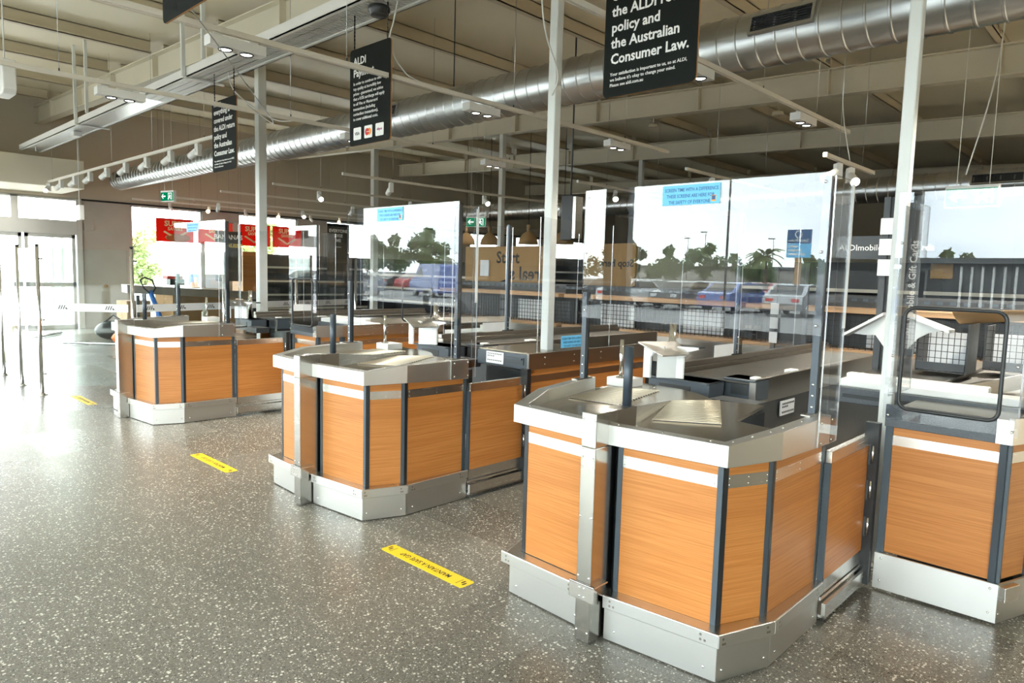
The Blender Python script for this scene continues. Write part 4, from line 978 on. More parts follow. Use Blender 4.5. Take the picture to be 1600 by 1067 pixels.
for i, (a, b, lb) in enumerate((((-9.48, 2.02), (-10.36, 2.0), 'clear glass pane between the two nearest barrier posts'), ((-10.36, 2.0), (-11.43, 2.01), 'clear glass pane at the left edge between barrier posts'), ((-11.43, 2.01), (-12.5, 2.0), 'clear glass pane beyond the left edge'),
        ((-9.48, 2.02), (-8.8, 2.8), 'glass pane with white emblem band, left of the farthest checkout'), ((-8.8, 2.8), (-9.13, 4.02), 'glass pane with emblem band behind the farthest checkout screen'), ((-9.13, 4.02), (-9.46, 5.25), 'glass pane with emblem band behind the left steel column'), ((-9.46, 5.25), (-9.8, 6.5), 'rear glass pane with emblem band before the dark shelves'))):
    barrier_glass(a, b, lb, i > 2)

# ------------------------------------------------------------------ posters by the shop windows
def poster(x, y0, y1, z0, z1, mat, label, lines, wires=True, name='hanging_poster'):
    yc = (y0+y1)/2; r = thing(name, label, 'poster', (x, yc, z0)); w_, h_ = y1-y0, z1-z0
    MB().box((-.004, -w_/2, 0), (.004, w_/2, h_)).build('sheet', mat, r)
    MB().box((-.008, -w_/2-.02, h_), (.008, w_/2+.02, h_+.014)).build('top_rail', 'black_trim', r)
    for s in (-1, 1): MB().cyl((0, s*w_*.4, h_+.014), (0, s*w_*.4, zr(x)-z0-.01), .002, 5).build('suspension_wire', 'charcoal', r)
    for (t_, size, v, z, mt, b, al) in lines: txt('lettering', t_, size, mt, r, (.0046, v, z), xd=(0, 1, 0), align=al, bold=b, ext=.0003)
    return r
for i, (a, b, lb) in enumerate(((5.94, 6.78, 'leftmost red super savers poster in front of the first window'), (6.88, 7.72, 'second red super savers poster from the left, behind the far screen post'), (7.85, 8.70, 'third red super savers poster, just left of the white column'), (8.77, 9.57, 'rightmost red super savers poster, right of the white column'))):
    r = poster(-17.0, a, b, 2.08, 2.6, 'poster_red', lb, [('SUPER', .17, 0, .36, 'poster_cream', .006, 'CENTER'), ('SAVERS', .10, .0, .265, 'poster_cream', .004, 'CENTER')])
    if i == 0: MB().ball((.003, .05, .1), .09, 14, 8, (.05, 3.2, 1.1)).build('food_picture', 'poster_food', r)
    m = MB(); m.add([(.006, -.27, .22), (.006, -.23, .25), (.006, 0, .115), (.006, .23, .25), (.006, .27, .22), (.006, 0, .065)], [(0, 5, 2, 1), (5, 4, 3, 2)]); m.build('chevron', 'poster_cream', r, fix=False)
poster(-16.4, 7.03, 7.66, 1.2, 2.36, 'sign_black', 'tall black poster about bananas, left of the white column', [('BANANAS', .15, 0, .99, 'letter_white', .004, 'CENTER'), ('100% AUSSIE', .125, 0, .80, 'poster_yellow', .003, 'CENTER')])
poster(-16.9, 10.3, 11.0, 1.5, 2.78, 'sign_black', 'black poster with white words left of the middle screen', [('EVERYONE', .12, 0, 1.06, 'letter_white', .003, 'CENTER'), ('DIGS', .12, 0, .93, 'letter_white', .003, 'CENTER'), ('ME', .12, 0, .80, 'letter_white', .003, 'CENTER'), ('potatoes', .05, 0, .65, 'letter_white', .001, 'CENTER')])

# ------------------------------------------------------------------ shelving
def gondola(x0, x1, y0, y1, H, label, face, n=5, mat='charcoal', group=None):
    r = thing('shelf_unit', label, 'shelf', ((x0+x1)/2, (y0+y1)/2, 0), 0, group); a, b = (x1-x0)/2, (y1-y0)/2
    m = MB()
    if face in '+x -x': s = 1 if face == '+x' else -1; m.box((-s*a, -b, 0), (-s*a+s*.03, b, H))
    else: s = 1 if face == '+y' else -1; m.box((-a, -s*b, 0), (a, -s*b+s*.03, H))
    m.build('back_panel', mat, r)
    m2 = MB()
    if face in '+x -x': m2.box((-a, -b, 0), (a, -b+.03, H)); MB().box((-a, b-.03, 0), (a, b, H)).build('end_panel', mat, r)
    else: m2.box((-a, -b, 0), (-a+.03, b, H)); MB().box((a-.03, -b, 0), (a, b, H)).build('end_panel', mat, r)
    m2.build('end_panel', mat, r)
    for k in range(n):
        z = .12+(H-.12)*k/n
        sf = MB().box((-a+.005, -b+.005, z), (a-.005, b-.005, z+.025)).build('shelf_board', 'belt_rubber', r)
        e = MB()
        if face in '+x -x': e.box((s*a, -b, z-.01), (s*a+s*.012, b, z+.04))
        else: e.box((-a, s*b, z-.01), (a, s*b+s*.012, z+.04))
        e.build('price_rail', 'cream_paint', sf)
    return r
gondola(-17.5, -17.0, 8.6, 10.9, 1.9, 'dark empty shelving under the rightmost red poster', '+x')
gondola(-17.5, -17.0, 11.0, 13.4, 1.9, 'dark empty shelving under the black potato poster', '+x')
gondola(-17.5, -17.0, 13.5, 15.9, 1.9, 'dark empty shelving farthest along the windows', '+x')
tag(MB().box((-17.55, 7.95, 0), (-16.95, 8.4, 1.93)).build('wooden_end_panel', 'beech_laminate', bevel=.004), 'orange wooden end panel just left of the white column', 'panel')
for i, (a, b) in enumerate(((-16.5, -13.8), (-13.7, -11.0), (-6.9, -4.4), (-4.3, -1.8), (-1.7, .8), (.9, 3.4))):
    gondola(a, b, 15.5, 16.2, 2.0, ('dark rear shelving, %s along the back wall' % ('leftmost', 'second from left', 'third from left', 'behind the largest screen', 'second from right', 'rightmost')[i]), '-y')
for i, (a, b) in enumerate(((-16, -13.3), (-13.2, -10.5), (-5.4, -2.7), (-2.6, .1), (.2, 2.9))):
    gondola(a, b, 11.0, 11.9, 1.75, ('low dark aisle shelving, %s' % ('leftmost, behind the far till', 'behind the middle screen', 'behind the largest screen at left', 'behind the largest screen at right', 'behind the right hand screen')[i]), '-y')
# impulse racks behind the belts
def rack(x0, x1, label, card):
    r = thing('impulse_rack', label, 'rack', ((x0+x1)/2, 7.85, 0)); a = (x1-x0)/2
    MB().box((-a, .0, 0), (a, .25, .5)).box((-a, .22, .5), (a, .25, 1.42)).build('back_panel', 'charcoal', r)
    MB().box((-a, -.25, .82), (a, .24, .86)).build('lower_shelf', 'shelf_wood', r)
    MB().box((-a, -.25, .5), (a, .0, .82)).build('front_board', 'steel_dark', r)
    MB().box((-a, -.22, 1.24), (a, .24, 1.29)).build('upper_shelf', 'shelf_wood', r)
    p = MB().box((-a, -.24, 1.36), (a, -.225, 1.40)).box((-a, -.2, 1.29), (-a+.02, .24, 1.42)).build('price_rail', 'black_plastic', r)
    t = MB(); xx = -a+.05
    while xx < a-.05: t.box((xx, -.243, 1.365), (xx+.05, -.24, 1.395)); xx += .11
    t.build('price_tickets', 'trim_grey', p)
    g = MB(); xx = -a
    while xx < a: g.box((xx-.003, -.253, .87), (xx+.003, -.247, 1.22)); xx += .055
    for k in range(7): g.box((-a, -.253, .88+.055*k), (a, -.247, .886+.055*k))
    g.build('wire_front', 'black_trim', r)
    for u in card: MB().box((u-.28, .1, .87), (u+.28, .12, 1.17)).build('white_card', 'card_white', r)
    return r
rack(-9.0, -6.4, 'wire fronted rack behind the middle till with a white card inside', (.5,))
rack(-6.3, -3.7, 'wire fronted rack seen low through the largest screen at left', (-.6, .7))
rack(-3.6, -1.0, 'wire fronted rack behind the nearest conveyor', (.2,))
rack(-.9, 1.7, 'wire fronted rack behind the right hand till', (-.5, .6))
# kraft coloured wall displays with dark script
r = thing('kraft_display', 'big brown display board with dark lettering behind the middle till', 'display board', (-8.9, 9.2, 0))
MB().box((-1.2, 0, 0), (1.0, .08, 2.05)).build('board', 'kraft', r)
txt('lettering', 'real s', .34, 'letter_black', r, (.75, -.002, 1.45), xd=(-1, 0, 0), bold=.006)
txt('lettering', 'Start', .3, 'letter_black', r, (-.35, -.002, 1.75), bold=.006)
MB().tube([(-1.15, -.004, 1.42), (-.7, -.004, 1.33), (-.3, -.004, 1.36), (0, -.004, 1.46), (.1, -.004, 1.6)], [.004, .02, .026, .02, .004], 6).build('swoosh', 'letter_black', r)
MB().box((-.75, -.03, 1.5), (-.52, -.01, 1.8)).build('paper_sheet', 'card_white', r)
r = thing('kraft_display', 'narrow brown display board right of the tall middle column', 'display board', (-7.2, 9.6, 0))
MB().box((-.3, 0, 0), (.75, .06, 2.1)).build('board', 'kraft', r)
txt('lettering', 'Stop here', .17, 'letter_black', r, (.72, -.002, 1.72), xd=(-1, 0, 0), bold=.004)
MB().tube([(-.1, -.004, 1.15), (.3, -.004, 1.2), (.75, -.004, 1.4)], [.01, .03, .012], 6).build('swoosh', 'letter_black', r)
# pendant dome lamps
for i, (x, y, z) in enumerate(((-12.5, 11.4, 2.25), (-11.5, 11.2, 2.22), (-10.3, 11.2, 2.22), (-9.15, 11.0, 2.2))):
    r = thing('pendant_lamp', ('woven dome pendant lamp, leftmost of the row behind the middle screen', 'woven dome pendant lamp left of the thin rear column', 'woven dome pendant lamp just left of the tall middle column', 'woven dome pendant lamp just right of the tall middle column')[i], 'lamp', (x, y, z))
    MB().lathe((0, 0, 0), [(.03, .26), (.06, .24), (.13, .19), (.19, .1), (.22, -.02), (.215, -.02), (.185, .1), (.125, .18), (.05, .23)], 22).build('shade', 'kraft', r)
    MB().cyl((0, 0, .24), (0, 0, .40), .04, 12).build('lamp_holder', 'shelf_wood', r); MB().cyl((0, 0, .4), (0, 0, zr(x)-z-.01), .006, 6).build('cord', 'black_trim', r)
    MB().ball((0, 0, .05), .05).build('bulb', 'lamp_glow_warm', r)
# black loudspeaker beside the middle column
r = thing('wall_speaker', 'tall black speaker box fixed beside the tall middle column', 'speaker', (-5.72, 7.0, 2.28)); MB().box((-.09, -.08, -.28), (.09, .08, .28)).build('cabinet', 'black_plastic', r, bevel=.006); MB().box((.09, -.07, -.26), (.14, .07, .26)).build('bracket_panel', 'steel', r)
MB().cyl((0, 0, .28), (0, 0, zr(-5.7)-2.29), .01, 6).build('suspension_rod', 'charcoal', r)

# ------------------------------------------------------------------ gift card stands, wire rack and paper beyond the right hand till
def gift(x, y, z0, z1, label, wd, header):
    r = thing('gift_card_stand', label, 'display stand', (x, y, z0)); H = z1-z0
    MB().box((-wd/2, -.02, 0), (wd/2, .02, H)).build('slotted_back', 'black_plastic', r)
    m = MB()
    for s in (-1, 1):
        m.box((s*wd/2-.02, -.045, 0), (s*wd/2+.02, -.02, H))
    m.build('uprights', 'charcoal', r)
    txt('lettering', 'ALDImobile & Gift Cards', .062, 'letter_white', r, (wd/2+.008, -.047, .25), xd=(0, 0, 1), yd=(-1, 0, 0), bold=.0008)
    for k in range(3): MB().box((-wd/2-.03, -.055, H*.55+.14*k), (-wd/2+.05, -.045, H*.55+.14*k+.11)).build('white_tag', 'card_white', r)
    if header:
        hb = MB().box((-wd/2-.32, -.03, H-.42), (wd/2, -.02, H-.26)).build('header_board', 'charcoal', r); txt('lettering', 'ALDImobile & Gift Cards', .058, 'letter_white', hb, (-wd/2-.30, -.032, H-.36), bold=.0006)
    return r
gift(-1.40, 5.28, .955, 2.14, 'black slotted gift card stand behind the right hand column', .2, True)
gift(-2.72, 6.75, 0, 1.72, 'black gift card stand seen through the right part of the largest screen', .3, False)
r = thing('sloping_shelf', 'pair of white sloping shelf wings behind the right hand column', 'shelf', (-1.37, 5.18, 1.34))
for s, (xa, za, xb, zb) in ((-1, (-.06, .02, -.31, -.14)), (1, (.08, .02, .33, -.07))):
    MB().hexa([(xa, -.1, za-.02), (xb, -.1, zb-.02), (xb, .05, zb-.02), (xa, .05, za-.02)], [(xa, -.1, za), (xb, -.1, zb), (xb, .05, zb), (xa, .05, za)]).build('wing', 'white_paint', r)
    m = MB(); c_ = (xa+xb)/2; pr = [(xa, za-.02), (xb*.85, zb*.85-.02), (xb*.6, zb*.6-.06), (xa+s*.06, -.14), (xa, -.22)]; n = len(pr)
    m.add([(a, -.02, b) for a, b in pr]+[(a, -.012, b) for a, b in pr], [tuple(range(n)), tuple(range(2*n-1, n-1, -1))]+[(i, n+i, n+(i+1) % n, (i+1) % n) for i in range(n)]); m.build('gusset', 'white_paint', r)
def wirebox(x0, x1, y, z0, z1, label):
    r = thing('wire_basket', label, 'basket', ((x0+x1)/2, y, z0)); a = (x1-x0)/2; H = z1-z0; g = MB(); xx = -a
    while xx <= a+.001: g.box((xx-.002, -.002, 0), (xx+.002, .002, H)); xx += .035
    zz = 0
    while zz <= H+.001: g.box((-a, -.002, zz-.002), (a, .002, zz+.002)); zz += .045
    g.build('wire_front', 'black_trim', r); MB().box((-a*.8, .15, .03), (a*.9, .16, H*.8)).build('white_card', 'card_white', r)
    MB().box((-a, 0, -.005), (a, .3, .0)).box((-a-.01, 0, -.005), (-a, .3, H)).box((a, 0, -.005), (a+.01, .3, H)).build('tray', 'charcoal', r)
    MB().box((-a, -.02, .01), (a, -.004, .06)).build('ticket_strip', 'charcoal', r); return r
wirebox(-1.26, -.98, 5.3, .98, 1.30, 'black wire basket left of three behind the cut out window at right')
wirebox(-.95, -.72, 5.75, .98, 1.28, 'black wire basket in the middle behind the cut out window at right')
wirebox(-.68, -.48, 6.2, .98, 1.28, 'black wire basket farthest behind the cut out window at right')
m = MB(); n = 8
for i in range(n+1):
    t = i/n; a = -.2+1.5*t
    m.v += [(-1.02, 5.0+.35*t, 1.41-.11*math.sin(a*1.2)+.05*t-.04), (-.62, 5.05+.35*t, 1.44-.09*math.sin(a*1.2)+.05*t-.04)]
for i in range(n): m.f.append([2*i, 2*i+1, 2*i+3, 2*i+2]); m.mi.append(0); m.sm.add(i)
o = m.build('kraft_paper_sheet', 'kraft', fix=False); sd = o.modifiers.new('thick', 'SOLIDIFY'); sd.thickness = .004
tag(o, 'crumpled brown kraft paper draped above the wire baskets at right', 'paper')

# ------------------------------------------------------------------ fit-out clutter by the windows
def carton(x, y, z, sx, sy, sz, rz, label, mat='cardboard'):
    r = thing('cardboard_box', label, 'box', (x, y, z), rz); MB().box((-sx/2, -sy/2, 0), (sx/2, sy/2, sz)).build('carton', mat, r, bevel=.004)
    MB().box((-.025, -sy/2-.001, sz*.5), (.025, sy/2+.001, sz+.001)).build('tape', 'kraft', r); return r
carton(-16.6, 5.3, 0, .5, .5, .75, .1, 'tall open cardboard box below the first shop window, at left')
carton(-16.5, 6.2, 0, .6, .7, 1.05, .3, 'largest cardboard box under the leftmost red poster')
carton(-16.8, 7.1, 0, .6, .9, .85, 0, 'wide cardboard box under the second red poster')
carton(-14.9, 8.3, 0, .7, 1.5, .55, .1, 'long flat cardboard box in front of the orange end panel')
r = thing('conveyor_bed', 'grey conveyor bed lying raised before the cardboard boxes', 'conveyor', (-15.75, 6.3, 0), 1.45)
MB().hexa([(-1.4, -.3, .95), (1.4, -.3, .80), (1.4, .3, .80), (-1.4, .3, .95)], [(-1.4, -.3, 1.12), (1.4, -.3, .97), (1.4, .3, .97), (-1.4, .3, 1.12)]).build('bed', 'steel_dark', r)
for x in (-1.2, 1.2):
    for y in (-.25, .25): MB().box((x-.03, y-.03, 0), (x+.03, y+.03, .9)).build('leg', 'charcoal', r)
r = thing('pallet_jack', 'blue pallet jack with black loop handle leaning near the concrete pier', 'pallet jack', (-13.6, 5.05, 0), .5)
MB().box((-.1, -.28, .05), (1.0, -.12, .12)).box((-.1, .12, .05), (1.0, .28, .12)).box((-.25, -.25, .08), (-.05, .25, .3)).build('forks', 'blue_plastic', r)
MB().tube([(-.2, 0, .25), (-.55, 0, 1.05)], .045, 10).build('handle_shaft', 'blue_plastic', r)
MB().tube([(-.52, -.02, 1.0), (-.55, -.14, 1.1), (-.63, -.15, 1.25), (-.66, 0, 1.3), (-.63, .15, 1.25), (-.55, .14, 1.1), (-.52, .02, 1.0)], .016, 8).build('handle_loop', 'black_plastic', r)
for y in (-.2, .2): MB().cyl((-.2, y-.03, .09), (-.2, y+.03, .09), .09, 14).build('wheel', 'rubber', r)
r = thing('tool_bag', 'black and orange tool bag on the floor by the concrete wall', 'bag', (-15.6, 4.6, 0)); MB().ball((0, 0, .2), .25, 14, 8, (1, 1.4, .8)).build('bag_body', 'charcoal', r); MB().ball((.08, .22, .2), .16, 12, 6, (1, 1, .8)).build('orange_pocket', 'orange_plastic', r); MB().tube([(0, -.25, .3), (0, 0, .5), (0, .25, .3)], .02, 8).build('strap', 'black_plastic', r)
r = thing('tool_bag', 'small orange bag on the floor between the tool bag and the pallet jack', 'bag', (-14.6, 4.55, 0)); MB().ball((0, 0, .14), .2, 12, 6, (1, 1.5, .7)).build('bag_body', 'orange_plastic', r); MB().box((-.1, -.2, .2), (.1, .1, .3)).build('flap', 'charcoal', r)
tag(MB().tube([(-15.2, 3.6, .03), (-13.5, 5.3, .03)], .02, 6).build('steel_rod', 'galvanised'), 'loose steel rod on the floor near the entrance', 'rod')
tag(MB().tube([(-17.4, 4.1, .035), (-16.2, 3.2, .035)], .03, 6).build('steel_channel', 'steel_dark'), 'dark metal bar on the floor in front of the entrance doors', 'bar')
r = thing('trolley', 'black stand on a thin pole with a red box, under the leftmost red poster', 'trolley', (-14.6, 5.45, 0)); MB().cyl((0, 0, 0), (0, 0, 1.15), .02, 8).build('pole', 'charcoal', r); MB().box((-.1, -.14, 1.15), (.1, .14, 1.27)).build('head', 'black_plastic', r); MB().box((-.12, -.2, 1.27), (.12, .1, 1.33)).build('red_box', 'red_plastic', r); MB().lathe((0, 0, 0), [(.16, 0), (.15, .02), (.02, .04)], 16).build('base', 'charcoal', r)
tag(MB().tube([(-11.2, 4.6, .02), (-11.2, 4.6, .82), (-11.2, 4.7, .9), (-11.2, 5.6, .9), (-11.2, 5.7, .82), (-11.2, 5.7, .02)], .025, 10).build('guard_rail', 'chrome'), 'bent chrome guard rail behind the farthest checkout', 'rail')
r = thing('floor_sign', 'yellow folding floor sign at the left edge beside the barrier', 'floor sign', (-13.0, 1.6, 0))
for s in (-1, 1): MB().hexa([(-.15, s*.14, 0), (.15, s*.14, 0), (.15, s*.12, 0), (-.15, s*.12, 0)], [(-.11, s*.02, .6), (.11, s*.02, .6), (.11, s*.005, .6), (-.11, s*.005, .6)]).build('leaf', 'sticker_yellow', r)
# small brass lock on the concrete wall
tag(MB().lathe((XW+.02, 5.35, 1.0), [(.001, .03), (.03, .03), (.035, 0), (.035, -.018)], 14, 'X').build('door_knob', 'kraft'), 'small brass knob on the concrete wall beside the entrance', 'knob')
tag(MB().box((XW+.001, 4.92, 2.3), (XW+.03, 5.12, 2.48)).build('wall_panel', 'concrete'), 'small pale cover panel at the corner of the concrete wall', 'panel')

# ------------------------------------------------------------------ outdoors: car park, trees, cars (seen through the windows and mirrored in the screens)
struct(MB().box((-130, -130, -.12), (60, YF-.3, -.02)).build('ground', 'asphalt'))
struct(MB().box((-130, YF-.3, -.12), (XW-.25, 90, -.02)).build('ground', 'pavement'))
struct(MB().box((-40, -7.2, -.02), (20, -4.4, .04)).build('path', 'pavement'))
def foliage(n, sx, sz, z0, seed, leaf_s):
    rd = random.Random(seed); m = MB(); cl = [(Vector((rd.gauss(0, .5)*sx, rd.gauss(0, .5)*sx, z0+sz*rd.uniform(.1, .9))), rd.uniform(.25, .5)*sx) for _ in range(11)]
    for i in range(n):
        c, R_ = rd.choice(cl); v = Vector((rd.gauss(0, 1), rd.gauss(0, 1), rd.gauss(0, .8))).normalized()*R_*rd.uniform(.5, 1); p = c+v
        a = Vector((rd.gauss(0, 1), rd.gauss(0, 1), rd.gauss(0, 1))).normalized(); b = a.orthogonal().normalized(); s = leaf_s*rd.uniform(.6, 1.3)
        m.add([p-a*s, p+b*s*.5, p+a*s, p-b*s*.5], [(0, 1, 2, 3)])
    return m
def make_tree(seed, H, sx, mat):
    r = thing('tree', '', 'tree'); foliage(1500, sx, H*.62, H*.36, seed, .22*H/5).build('foliage', mat, r, fix=False)
    rd = random.Random(seed); m = MB().tube([(0, 0, 0), (.05, 0, H*.3), (0, .05, H*.5), (.1, 0, H*.8)], [.1, .08, .06, .02], 8)
    for k in range(5):
        a = rd.uniform(0, 6.28); m.tube([(0, 0, H*(.3+.06*k)), (math.cos(a)*sx*.4, math.sin(a)*sx*.4, H*(.55+.05*k))], [.04, .012], 6)
    m.build('trunk', 'bark', r); return r
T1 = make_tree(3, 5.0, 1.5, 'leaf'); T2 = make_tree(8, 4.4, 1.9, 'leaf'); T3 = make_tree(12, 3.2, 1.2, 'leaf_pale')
spots = [(T1, -38, -50, 1.0), (T2, -34, -51, 1.0), (T1, -30.5, -50, .95), (T2, -28, -53.5, .9), (T2, -42.5, -52, 1.0), (T1, -24, -57, .8), (T2, -60, -36, 1.0), (T1, -57.5, -34, 1.0), (T2, -54.5, -35, 1.1), (T1, -52, -36, 1.15), (T2, -49, -35, .85), (T1, -63, -37, .9), (T2, -14, -60, 1.0), (T1, -8, -60, .95), (T2, -3, -60, .9), (T1, 8, -60, 1.0),
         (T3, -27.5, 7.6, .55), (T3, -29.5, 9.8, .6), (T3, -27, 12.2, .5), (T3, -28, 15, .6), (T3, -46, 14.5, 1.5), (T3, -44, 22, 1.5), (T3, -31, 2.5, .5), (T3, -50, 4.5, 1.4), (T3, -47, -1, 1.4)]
used = set()
for i, (t, x, y, s) in enumerate(spots):
    r = t if id(t) not in used else copy_tree(t); used.add(id(t)); r.location = (x, y, -.02); r.rotation_euler = (0, 0, i*1.7); r.scale = (s, s, s)
    w_ = y > -5
    r['label'] = 'green tree outside the left hand shop windows, washed out by daylight' if w_ else 'dark green tree at the far edge of the car park, seen mirrored in the screens'
    r['group'] = 'trees outside the shop windows' if w_ else 'trees round the car park'
r = thing('palm_tree', 'palm tree mirrored in the largest screen, left of the blue pylon sign', 'tree', (-20.6, -40, -.02)); MB().tube([(0, 0, 0), (.1, 0, 1.6), (0, 0, 3.2)], [.17, .13, .11], 10).build('trunk', 'bark', r)
m = MB(); rd = random.Random(5)
for k in range(20):
    a = k*2.4; el = rd.uniform(-.1, 1.1); pr = Vector((0, 0, 3.2)); d = Vector((math.cos(a)*math.cos(el), math.sin(a)*math.cos(el), math.sin(el))); sd_ = Vector((-math.sin(a), math.cos(a), 0))
    for j in range(7):
        d = (d+Vector((0, 0, -.20))).normalized(); q = pr+d*.2; w0 = .16*math.sin(PI*(j+.4)/7.6)
        m.add([pr-sd_*w0-Vector((0, 0, .06)), pr, q, q-sd_*w0-Vector((0, 0, .06))], [(0, 1, 2, 3)]); m.add([pr, pr+sd_*w0-Vector((0, 0, .06)), q+sd_*w0-Vector((0, 0, .06)), q], [(0, 1, 2, 3)]); pr = q
m.build('fronds', 'leaf', r, fix=False)
def make_car(mat, van=False):
    r = thing('parked_car', '', 'car'); L, H, W = (4.4, 1.45, .86) if not van else (4.9, 2.1, .95)
    pf = [(-2.15, .3), (-2.2, .62), (-2.1, .88), (-1.2, .98), (-.55, 1.38), (.2, 1.46), (1.0, 1.40), (1.75, 1.0), (2.15, .92), (2.2, .6), (2.15, .3)] if not van else [(-2.4, .3), (-2.45, .8), (-2.2, 1.05), (-1.7, 1.2), (-1.1, 1.95), (-.6, 2.08), (2.2, 2.05), (2.4, 1.9), (2.45, .6), (2.4, .3)]
    m = MB(); n = len(pf); rows = []
    for y, sc in ((-W, 0), (-W*.98, 1), (W*.98, 1), (W, 0)): rows.append([(x*(1 if sc else .985), y*(1-.16*max(0, z-.9)), z) for x, z in pf])
    vs = [v for rw in rows for v in rw]; fs = [tuple(range(n-1, -1, -1)), tuple(range(3*n, 4*n))]
    for k in range(3):
        for i in range(n): fs.append((k*n+i, k*n+(i+1) % n, (k+1)*n+(i+1) % n, (k+1)*n+i))
    m.add(vs, fs); m.build('body', mat, r, bevel=.04)
    m = MB(); a, b = (-.95, 1.5) if not van else (-1.25, -.1); zt = 1.36 if not van else 1.85; zb = 1.0 if not van else 1.25
    for s in (-1, 1):
        y0_, y1_ = s*(W*(1-.16*(zb-.9))+.004), s*(W*(1-.16*(zt-.9))+.004); m.add([(a, y0_, zb), (b, y0_, zb), (b-.45, y1_, zt), (a+.5, y1_, zt)], [(0, 1, 2, 3)])
    m.build('side_windows', 'car_window', r, fix=False)
    m = MB(); fx_ = ((-1.16, 1.01, -.58, 1.37) if not van else (-1.68, 1.23, -1.13, 1.92)); m.add([(fx_[0], -W*.8, fx_[1]+.01), (fx_[0], W*.8, fx_[1]+.01), (fx_[2], W*.7, fx_[3]+.01), (fx_[2], -W*.7, fx_[3]+.01)], [(0, 1, 2, 3)]); m.build('windscreen', 'car_window', r, fix=False)
    if not van:
        m = MB(); m.add([(1.72, -W*.8, 1.035), (1.72, W*.8, 1.035), (1.04, W*.7, 1.40), (1.04, -W*.7, 1.40)], [(0, 1, 2, 3)]); m.build('rear_window', 'car_window', r, fix=False)
    for x in (-1.35, 1.35):
        for s in (-1, 1):
            wl = MB().lathe((x, s*(W-.1), .32), [(.2, -.09), (.31, -.1), (.32, 0), (.31, .1), (.2, .09)], 18, 'Y').build('wheel', 'rubber', r); MB().cyl((x, s*(W-.02), .32), (x, s*(W+.01), .32), .2, 14).build('hubcap', 'chrome', wl)
    for s in (-1, 1): MB().box((2.16, s*.55-.15, .68), (2.22, s*.55+.15, .82)).build('tail_light', 'red_plastic', r)
    for s in (-1, 1): MB().box((-2.21, s*.55-.16, .66), (-2.12, s*.55+.16, .80)).build('headlight', 'card_white', r)
    return r
protos = {k: make_car(k) for k in ('car_blue', 'car_red', 'car_white', 'car_silver', 'car_black')}
van = make_car('car_blue', True); used = set()
cars = [('car_silver', -27.5, -26), ('car_black', -24.4, -26), ('car_white', -21.6, -26), ('car_black', -18.6, -26), ('car_blue', -15.7, -26), ('car_silver', -12.8, -26), ('car_blue', -9.8, -26), ('car_black', -36.5, -33), ('car_red', -33.3, -33), ('car_black', -30.2, -33), ('car_white', -27.2, -33), ('car_black', -24.1, -33), ('car_silver', -21.1, -33), ('car_red', -18, -34.5), ('car_black', -12, -33),
        ('car_black', -45, -42), ('car_red', -41.6, -42), ('car_silver', -38.4, -42), ('car_black', -35.2, -42), ('car_white', -32, -42), ('car_black', -28.8, -42), ('car_silver', -36.5, -17.5), ('car_black', -39.5, -17.5), ('car_black', -42.5, -17.5), ('car_silver', -51, -30), ('car_black', -48, -30), ('car_red', -45, -30)]
nm = {'car_blue': 'blue', 'car_red': 'red', 'car_white': 'white', 'car_silver': 'silver', 'car_black': 'black'}
for i, (k, x, y) in enumerate(cars):
    r = protos[k] if k not in used else copy_tree(protos[k]); used.add(k); r.location = (x, y, -.02); r.rotation_euler = (0, 0, PI/2+.06*((i*37) % 5-2)+(PI if i % 3 == 0 else 0))
    r['label'] = nm[k]+' hatchback parked in the car park, seen small and mirrored in the screens'; r['group'] = nm[k]+' cars in the car park'
van.location = (-34.2, -22.5, -.02); van.rotation_euler = (0, 0, .3); van['label'] = 'blue delivery van mirrored in the lower right of the middle screen'
def pole_lamp(x, y, H, label, group=None):
    r = thing('street_lamp', label, 'street lamp', (x, y, -.02), 0, group); MB().tube([(0, 0, 0), (0, 0, H)], [.045, .028], 10).build('pole', 'charcoal', r); MB().box((-.5, -.13, H-.03), (.12, .13, H+.07)).build('lamp_head', 'charcoal', r); return r
pole_lamp(-10.25, -14, 5.4, 'tall lamp post mirrored in the middle of the largest screen')
for x, y, H in ((-36, -60, 6.4), (-38, -60, 5.8), (-28.8, -60, 5.6)): pole_lamp(x, y, H, 'small distant lamp post mirrored above the trees in the largest screen', 'distant lamp posts in the car park')
r = thing('pylon_sign', 'blue and navy roadside sign mirrored at the right of the largest screen', 'sign', (-15.2, -32, 0))
MB().box((-.14, -.1, -.02), (.14, .1, 3.0)).build('support', 'kraft', r)
MB().box((-.62, -.12, 3.62), (.62, .12, 4.35)).build('upper_panel', 'notice_navy', r); b = MB().box((-.62, -.12, 2.85), (.62, .12, 3.60)).build('lower_panel', 'notice_blue', r)
m = MB()
for k in range(20):
    a0, a1 = k*PI/10, (k+1)*PI/10; m.add([(.15*math.cos(a0), .125, 4.1+.15*math.sin(a0)), (.15*math.cos(a1), .125, 4.1+.15*math.sin(a1)), (.21*math.cos(a1), .125, 4.1+.21*math.sin(a1)), (.21*math.cos(a0), .125, 4.1+.21*math.sin(a0))], [(0, 1, 2, 3)])
m.build('ring_emblem', 'letter_white', r, fix=False)
txt('lettering', 'SouthPoint', .24, 'letter_white', r, (0, .125, 3.70), xd=(-1, 0, 0), align='CENTER', bold=.004)
for k in range(3): MB().box((-.5, .12, 2.98+.21*k), (.4-.2*k, .125, 3.08+.21*k)).build('text_strip', 'letter_white', b)
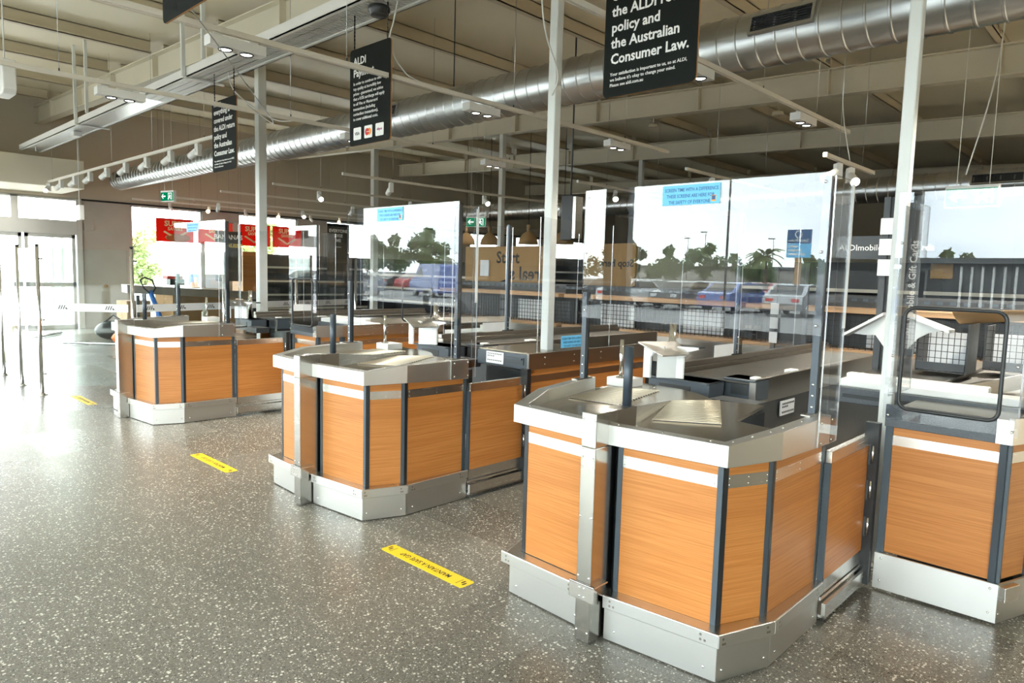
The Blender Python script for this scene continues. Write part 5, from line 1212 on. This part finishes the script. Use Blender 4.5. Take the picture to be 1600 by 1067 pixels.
for i, x in enumerate((-5.2, -8.6, -11.9, -15.0)):
    r = thing('bollard', 'grey round bollard outside the front glass, mirrored in the screens', 'bollard', (x, -6.0, .04), 0, 'bollards outside the front glass'); MB().lathe((0, 0, 0), [(.09, 0), (.09, 1.0), (.07, 1.03), (.001, 1.03)], 20).build('tube', 'charcoal', r); MB().lathe((0, 0, 0), [(.0915, .86), (.0915, .92)], 20).build('band', 'card_white', r)
r = thing('shop_building', 'low dark building with pale fins across the car park, mirrored at the right', 'building', (6, -50, -.02)); MB().box((-19, 0, 0), (18, 8, 2.9)).build('wall', 'charcoal', r); MB().box((-20, -.6, 2.9), (19, 8.6, 3.25)).build('roof', 'bluegrey_frame', r)
MB().box((-17.4, 8.0, 2.0), (-16.2, 8.1, 3.2)).build('tan_panel', 'kraft', r)
for k in range(11): MB().box((-15.8+.55*k, 8.0, .3), (-15.68+.55*k, 8.2, 2.75)).build('fin', 'white_paint', r)
r = thing('shop_building', 'long low roof beyond the parked cars, mirrored in the largest screen', 'building', (-30, -78, -.02)); MB().box((-22, 0, 0), (22, 8, 2.8)).build('wall', 'steel_dark', r); MB().box((-23, -.5, 2.8), (23, 9, 3.1)).build('roof', 'charcoal', r)
# person in a blue shirt outside the first window
r = thing('person', 'person in a blue shirt standing outside the first shop window, back turned', 'person', (-21.0, 8.35, -.02), 1.4)
def skin_body(chains, name, mat, parent):
    me = bpy.data.meshes.new(name); V_ = []; E_ = []; R_ = []
    for ch in chains:
        prev = None
        for (co, rad) in ch:
            hit = None
            for k, v in enumerate(V_):
                if (Vector(v)-Vector(co)).length < 1e-5: hit = k
            if hit is None: V_.append(co); R_.append(rad); hit = len(V_)-1
            if prev is not None: E_.append((prev, hit))
            prev = hit
    me.from_pydata(V_, E_, []); o = bpy.data.objects.new(name, me); COL.objects.link(o); o.parent = parent; me.materials.append(MATS[mat])
    sk = o.modifiers.new('skin', 'SKIN'); me.skin_vertices[0].data[0].use_root = True
    for k, rad in enumerate(R_): me.skin_vertices[0].data[k].radius = rad if isinstance(rad, tuple) else (rad, rad)
    sb = o.modifiers.new('sub', 'SUBSURF'); sb.levels = 1; sb.render_levels = 2; sk.use_smooth_shade = True; return o
pel = ((0, 0, .93), (.15, .11))
skin_body([[pel, ((0, 0, 1.1), (.14, .10)), ((0, 0, 1.3), (.17, .11)), ((0, 0, 1.42), (.1, .08)), ((.01, 0, 1.5), (.055, .055)), ((.02, 0, 1.58), (.075, .085)), ((.02, 0, 1.68), (.085, .095)), ((.01, 0, 1.74), (.05, .06))],
           [((0, 0, 1.3), (.17, .11)), ((0, .2, 1.38), .06), ((.03, .26, 1.12), .045), ((.16, .24, .95), .036), ((.22, .23, .9), .03)], [((0, 0, 1.3), (.17, .11)), ((0, -.2, 1.38), .06), ((.0, -.27, 1.12), .045), ((.05, -.27, .9), .036), ((.08, -.27, .82), .03)],
           [pel, ((0, .1, .86), .1), ((.02, .1, .48), .065), ((0, .1, .08), .045), ((.14, .1, .04), .035)], [pel, ((0, -.1, .86), .1), ((.0, -.1, .48), .065), ((-.03, -.1, .08), .045), ((.11, -.1, .04), .035)]], 'body', 'skin', r)
skin_body([[((0, 0, .93), (.165, .125)), ((0, 0, 1.1), (.155, .115)), ((0, 0, 1.3), (.185, .125)), ((0, 0, 1.43), (.1, .085))], [((0, 0, 1.3), (.185, .125)), ((0, .21, 1.38), .072), ((.02, .25, 1.2), .06)], [((0, 0, 1.3), (.185, .125)), ((0, -.21, 1.38), .072), ((.0, -.26, 1.2), .06)]], 'shirt', 'shirt_blue', r)
skin_body([[((0, 0, .93), (.16, .12)), ((0, .1, .84), .115), ((.02, .1, .48), .08), ((0, .1, .1), .065)], [((0, 0, .93), (.16, .12)), ((0, -.1, .84), .115), ((0, -.1, .48), .08), ((-.03, -.1, .1), .065)]], 'trousers', 'trouser_dark', r)
MB().ball((-.005, 0, 1.69), .1, 14, 8, (1.02, .92, .85)).build('hair', 'hair_dark', r)
MB().box((-.1, .06, -.0), (.2, .15, .06)).build('shoe', 'black_plastic', r); MB().box((-.12, -.15, -.0), (.18, -.06, .06)).build('shoe', 'black_plastic', r)
